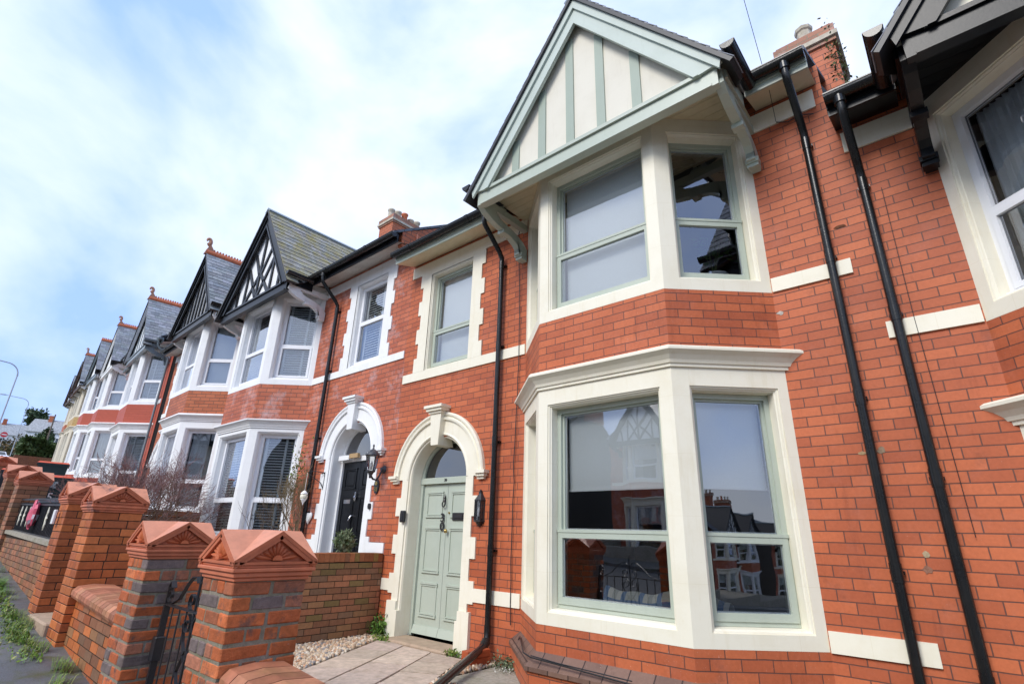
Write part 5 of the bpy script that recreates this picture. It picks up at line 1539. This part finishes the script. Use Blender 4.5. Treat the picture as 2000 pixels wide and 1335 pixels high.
# ------------------------------------------------------------------ far background on the hillside
def ray(px, py, x):
    """point where a photograph ray meets the plane x (used once to lay out the far hillside)"""
    f, rx, ry, rz = 1013.652, .35721, -.030073, .717006
    M_ = Matrix.Rotation(rz, 3, 'Z') @ Matrix.Rotation(rx, 3, 'X') @ Matrix.Rotation(ry, 3, 'Y')
    d = M_ @ Vector(((px-1000)/f, 1, (667.5-py)/f)); c = Vector((0,-5,1.321)); return c+d*((x-c.x)/d.x)
def simple_house(A, wx, wy, h, rise, rz, wall, label, wins=((.2,.62),(.5,.62),(.8,.62),(.25,.2),(.75,.2))):
    root = empty('hillside_house', label, 'house', A, rz)
    b = MB(); b.box(0, wx, 0, wy, -3, h)
    for s in (0, wx): b.face([(s,0,h), (s,wy,h), (s,wy/2,h+rise)])
    w_ = b.build('wall', wall, root)
    b = MB(); o_ = .35
    for s in (0, 1):
        y0, y1 = (-o_, wy/2) if s == 0 else (wy+o_, wy/2)
        zz = h-rise*o_/(wy/2)
        b.hexa([(-o_,y0,zz), (wx+o_,y0,zz), (wx+o_,y1,h+rise), (-o_,y1,h+rise), (-o_,y0,zz+.15), (wx+o_,y0,zz+.15), (wx+o_,y1,h+rise+.15), (-o_,y1,h+rise+.15)])
    ro = b.build('roof', m_roofgrey, root)
    b = MB(); b.box(wx*.3, wx*.3+.8, wy*.4, wy*.4+.6, h+rise*.6, h+rise+1.1); b.build('chimney', m_brickorange, ro)
    for (a, c) in wins:
        b = MB(); x, z = wx*a, h*c
        F = Fr((0,0), (wx,0)); fring(b, F, x-.75, x+.75, z-.6, z+.7, .1, -.05, .03); fbox(b, F, x-.04, x+.04, -.05, .03, z-.5, z+.6); fbox(b, F, x-.8, x+.8, -.12, -.051, z-.68, z-.6)
        wo = b.build('window', m_upvc, root)
        b = MB(); b.face([(x-.65,-.015,z-.5), (x+.65,-.015,z-.5), (x+.65,-.015,z+.6), (x-.65,-.015,z+.6)]); b.build('pane', m_darkpane, wo)
    return root
m_darkpane = NT('dark_window_pane').fin((.05,.06,.07), .08, None, .6)
q = ray(64, 905, -170); simple_house((q.x, q.y-3.2, q.z+2.2), 8.5, 7.0, 5.4, 3.2, radians(64), m_render, 'white rendered house with pale grey roof on the hillside')
q = ray(4, 895, -180); simple_house((q.x, q.y-5, q.z+.8), 8, 8, 5, 3.0, radians(80), m_render, 'second pale hillside house cut off by the left edge')
q = ray(96, 885, -210); simple_house((q.x, q.y-1.5, q.z-2), 10, 8, 6.0, 3.0, radians(66), m_render2, 'distant cream bungalow with grey roof above the hedge')
def tree(base, h, rw, cols, label, seed, n=4200, leaf=.42, cz=.62, squash=1.0, trunkh=.3):
    root = empty('tree' if h > 3.4 else 'bush', label, 'tree' if h > 3.4 else 'bush', base)
    r = random.Random(seed)
    b = MB(); b.col = (.09,.07,.05); b.tube([(0,0,-.5), (.1,0,h*trunkh), (0,.1,h*.85)], [h*.035, h*.028, h*.008], 8)
    for i in range(7):
        a = i*2.4; z = h*(trunkh+.08*i); b.tube([(0,0,z), (cos(a)*rw*.4, sin(a)*rw*.4, z+h*.08), (cos(a)*rw*.8, sin(a)*rw*.8, z+h*.14)], [h*.014, h*.009, h*.003], 5)
    b.build('trunk', m_bark, root)
    b = MB(); clumps = []
    for i in range(26):
        v = Vector((r.gauss(0,1), r.gauss(0,1), r.gauss(0,1))).normalized()*(r.random()**.45)
        clumps.append((Vector((v.x*rw*.8, v.y*rw*.8, h*cz+v.z*h*(1-cz)*squash*.86)), rw*(.22+.2*r.random()), .6+.8*r.random()))
    for i in range(n):
        c, rr, k = clumps[int(r.random()*len(clumps))]
        v = Vector((r.gauss(0,1), r.gauss(0,1), r.gauss(0,1))).normalized()*rr*(.5+.6*r.random()); p = c+v
        d = Vector((r.gauss(0,1), r.gauss(0,1), r.gauss(0,.6))).normalized(); s = d.cross(Vector((r.gauss(0,1), r.gauss(0,1), r.gauss(0,1)))).normalized()
        L_ = leaf*(.5+.8*r.random()); col = cols[int(r.random()*len(cols))]
        b.face([p, p+d*L_*.5+s*L_*.3, p+d*L_, p+d*L_*.5-s*L_*.3], tuple(x*k for x in col))
    b.build('crown', m_leaf, root)
DK = [(.030,.055,.022), (.045,.075,.03), (.06,.09,.035)]
q = ray(42, 900, -190); tree(q, 14.5, 3.7, DK, 'tall dark evergreen tree rising behind the white hillside house', 3, 5200, .75, .60)
q = ray(14, 905, -150); tree(q, 5.4, 3.8, [(.16,.12,.05), (.10,.11,.04), (.20,.13,.05)], 'brownish bush in front of the white hillside house', 5, 2200, .5, .5)
q = ray(76, 900, -150); tree(q, 7.5, 2.0, DK+[(.05,.10,.03)], 'dark bushy conifer between the white house and the hedge', 6, 2600, .5, .5)
q = ray(112, 880, -190); tree(q, 7, 3, [(.14,.13,.11), (.10,.10,.07)], 'greyish thin tree beside the distant cream bungalow', 7, 900, .3, .6)
# hedge
def hedge(b):
    r = random.Random(9)
    for i in range(7000):
        t_ = r.random(); x = -58-2.5*r.random(); 
        y = 1.3+3.4*t_; h = 2.1+.35*sin(t_*9)+.25*sin(t_*23)
        z = r.random()**.6*h
        if r.random() < .55: x = -57.6-.4*r.random()
        z *= .72; p = Vector((x+.25*sin(y*3+z*4), y, 6.0+z)); d = Vector((r.gauss(0,1), r.gauss(0,1), r.gauss(.3,.6))).normalized(); s = d.cross(Vector((r.gauss(0,1), r.gauss(0,1), r.gauss(0,1)))).normalized()
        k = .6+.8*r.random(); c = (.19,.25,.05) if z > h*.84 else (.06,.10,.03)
        L_ = .30*(.5+.8*r.random()); b.face([p, p+d*L_*.5+s*L_*.3, p+d*L_, p+d*L_*.5-s*L_*.3], tuple(v*k for v in c))
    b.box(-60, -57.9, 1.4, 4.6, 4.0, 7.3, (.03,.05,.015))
o = world(hedge, 'hedge', m_leaf); tag(o, 'dense green garden hedge with yellow-green top in the distance', 'hedge')
o = world(lambda b: b.box(-57.5, -57.2, 1.0, 5.5, 3.8, 6.25), 'retaining_wall', m_wallbrick); tag(o, 'long low brown brick wall below the distant hedge', 'garden wall')
def lamp(base, H, arm, label, s=1.0):
    root = empty('street_lamp', label, 'street lamp', base, 0, 'street lamps up the road')
    b = MB()
    b.tube([(0,0,-.5), (0,0,.9*s)], .10*s, 10); b.tube([(0,0,.9*s), (0,0,H-1.0*s)], [.065*s,.05*s], 10)
    pts = [(0,0,H-1.0*s)]
    for i in range(9):
        a = pi/2*i/8; pts.append((0, -arm*.35*(1-cos(a)), H-1.0*s+.95*s*sin(a)))
    pts += [(0,-arm*.75,H+.03), (0,-arm,H+.08)]
    b.tube(pts, [.05*s]*len(pts), 8); b.tube([(0,0,H-1.05*s), (0,0,H-.93*s)], .065*s, 8)
    b.build('lamp_post', m_lampmetal, root)
    b = MB(); b.hexa([(-.12*s,-arm-.75*s,H+.0), (.12*s,-arm-.75*s,H+.0), (.12*s,-arm+.05,H+.02), (-.12*s,-arm+.05,H+.02), (-.08*s,-arm-.7*s,H+.12), (.08*s,-arm-.7*s,H+.12), (.09*s,-arm,H+.16), (-.09*s,-arm,H+.16)])
    b.build('lamp_head', m_lampmetal, root)
q2 = ray(38, 722, -60); lamp((-60, q2.y, 4.3), q2.z-4.3+.5, 2.6, 'tall grey street lamp nearest the camera, cut by the left edge', 1.0)
q2 = ray(57, 786, -98); lamp((-98, q2.y, 7.2), q2.z-7.2+.5, 2.6, 'smaller grey street lamp in front of the white hillside house', .8)
def noentry(px, py, x, label, r_=.36):
    q = ray(px, py, x)
    root = empty('no_entry_sign', label, 'road sign', (q.x, q.y, q.z), radians(80), 'no entry signs')
    circ = lambda rr: [(rr*cos(2*pi*i/28), rr*sin(2*pi*i/28)) for i in range(28)]
    b = MB(); b.prism(circ(r_), -.015, .015, 'y'); b.build('disc', m_red, root)
    b = MB(); b.box(-r_*.72, r_*.72, -.022, -.016, -r_*.16, r_*.16); b.build('white_bar', m_whitepl, root)
    b = MB(); b.tube([(0,.05,-3.2), (0,.05,.3)], .035, 8); b.build('sign_post', m_lampmetal, root)
noentry(8, 848, -115, 'red and white no entry sign below the nearest street lamp', .42)
noentry(64, 860, -112, 'red and white no entry sign in front of the hedge', .42)
q = ray(88, 870, -120); q2 = ray(88, 806, -120)
o = world(lambda b: b.tube([(q.x,q.y,q.z-3), (q.x,q.y,q2.z)], [.16,.10], 8), 'telegraph_pole', M_paint('grey_brown_timber', (.14,.11,.09), .8)); tag(o, 'thin wooden telegraph pole beside the conifer', 'telegraph pole')
# parked white car, only its roof shows over the caps
q = ray(14, 884, -86)
car = empty('parked_car', 'white parked car whose roof shows above the furthest pillar caps', 'car', (q.x, q.y-.8, q.z-1.35), 0)
def carb(b):
    body = [(-2.1,.35),(-2.15,.7),(-1.9,.88),(-1.2,.95),(1.4,.95),(2.1,.78),(2.15,.4),(2.0,.28),(-2.0,.28)]
    b.prism(body, -.85, .85, 'y')
    b.hexa([(-1.3,-.78,.94), (1.0,-.78,.94), (1.0,.78,.94), (-1.3,.78,.94), (-.85,-.62,1.43), (.35,-.62,1.43), (.35,.62,1.43), (-.85,.62,1.43)])
world(carb, 'body', M_paint('white_car_paint', (.8,.8,.82), .2, .02), car)
def carw(b):
    for s in (-1, 1): b.hexa([(-1.15,s*.765,.98), (.85,s*.765,.98), (.85,s*.775,.98), (-1.15,s*.775,.98), (-.82,s*.655,1.36), (.36,s*.655,1.36), (.36,s*.665,1.36), (-.82,s*.665,1.36)])
    b.hexa([(1.0,-.68,.97), (1.02,-.68,.97), (1.02,.68,.97), (1.0,.68,.97), (.42,-.56,1.38), (.44,-.56,1.38), (.44,.56,1.38), (.42,.56,1.38)])
world(carw, 'window', m_darkpane, car)
for sx in (-1.35, 1.35):
    for s in (-1, 1): world(lambda b: b.tube([(sx,s*.70,.3), (sx,s*.87,.3)], .31, 18), 'wheel', m_blackplastic, car)

# ------------------------------------------------------------------ sky and light
w = bpy.data.worlds.new('World'); sc.world = w; w.use_nodes = True
nt = w.node_tree; nt.nodes.clear()
N = lambda t_, **k: (lambda n: ([setattr(n, a, v) for a, v in k.items()], n)[1])(nt.nodes.new('ShaderNode'+t_))
out = N('OutputWorld'); bg1 = N('Background'); bg2 = N('Background'); mx = N('MixShader')
sky = N('TexSky', sky_type='NISHITA'); sky.sun_disc = False
SUN_EL, SUN_AZ = radians(40), radians(181)
sky.sun_elevation = SUN_EL; sky.sun_rotation = SUN_AZ; sky.air_density = 1.0; sky.dust_density = .6; sky.ozone_density = 1.5
nt.links.new(sky.outputs[0], bg1.inputs[0]); bg1.inputs[1].default_value = .15
bg2.inputs[1].default_value = .78
tc = N('TexCoord')
mp = N('Mapping'); mp.inputs['Scale'].default_value = (1.0,1.0,1.5); mp.inputs['Location'].default_value = (.35,.1,.2); nt.links.new(tc.outputs['Generated'], mp.inputs[0])
n1 = N('TexNoise'); n1.inputs['Scale'].default_value = 2.1; n1.inputs['Detail'].default_value = 7; n1.inputs['Roughness'].default_value = .5; n1.inputs['Distortion'].default_value = .25
nt.links.new(mp.outputs[0], n1.inputs['Vector'])
cr = N('ValToRGB'); cr.color_ramp.elements[0].position = .38; cr.color_ramp.elements[1].position = .60
cr.color_ramp.elements[0].color = (.30,.46,.88,1); cr.color_ramp.elements[1].color = (.74,.80,.92,1)
e_ = cr.color_ramp.elements.new(.49); e_.color = (.54,.65,.90,1)
nt.links.new(n1.outputs['Fac'], cr.inputs[0]); nt.links.new(cr.outputs[0], bg2.inputs[0]); mx.inputs[0].default_value = .94
nt.links.new(bg1.outputs[0], mx.inputs[1]); nt.links.new(bg2.outputs[0], mx.inputs[2]); nt.links.new(mx.outputs[0], out.inputs[0])
sl = bpy.data.lights.new('sun', 'SUN'); sl.energy = 1.5; sl.angle = radians(24); sl.color = (1,.96,.90)
so_ = bpy.data.objects.new('sun', sl); COL.objects.link(so_)
# Nishita: rotation 0 = +y, clockwise seen from above
dv = Vector((sin(SUN_AZ)*cos(SUN_EL), cos(SUN_AZ)*cos(SUN_EL), sin(SUN_EL)))
so_.rotation_euler = dv.to_track_quat('Z', 'Y').to_euler(); so_.location = (-5,-12,14)

# ------------------------------------------------------------------ camera
cam = bpy.data.cameras.new('camera'); co = bpy.data.objects.new('camera', cam); COL.objects.link(co); sc.camera = co
cam.sensor_width = 36; cam.lens = 1013.652/2000*36; cam.clip_end = 2000; cam.clip_start = .05
rx, ry, rz = .35721, -.030073, .717006
M3 = Matrix.Rotation(rz, 3, 'Z') @ Matrix.Rotation(rx, 3, 'X') @ Matrix.Rotation(ry, 3, 'Y')
r_, f_, u_ = M3.col[0].copy(), M3.col[1].copy(), M3.col[2].copy()
MM = Matrix((( r_.x, u_.x, -f_.x), (r_.y, u_.y, -f_.y), (r_.z, u_.z, -f_.z))).to_4x4()
MM.translation = Vector((0,-5,1.321)); co.matrix_world = MM
sc.view_settings.view_transform = 'Standard'; sc.view_settings.look = 'None'; sc.view_settings.gamma = 1; sc.view_settings.exposure = .95
sc.render.resolution_x = 1024; sc.render.resolution_y = 683
sc.cycles.transparent_max_bounces = 16 if hasattr(sc, 'cycles') else 8
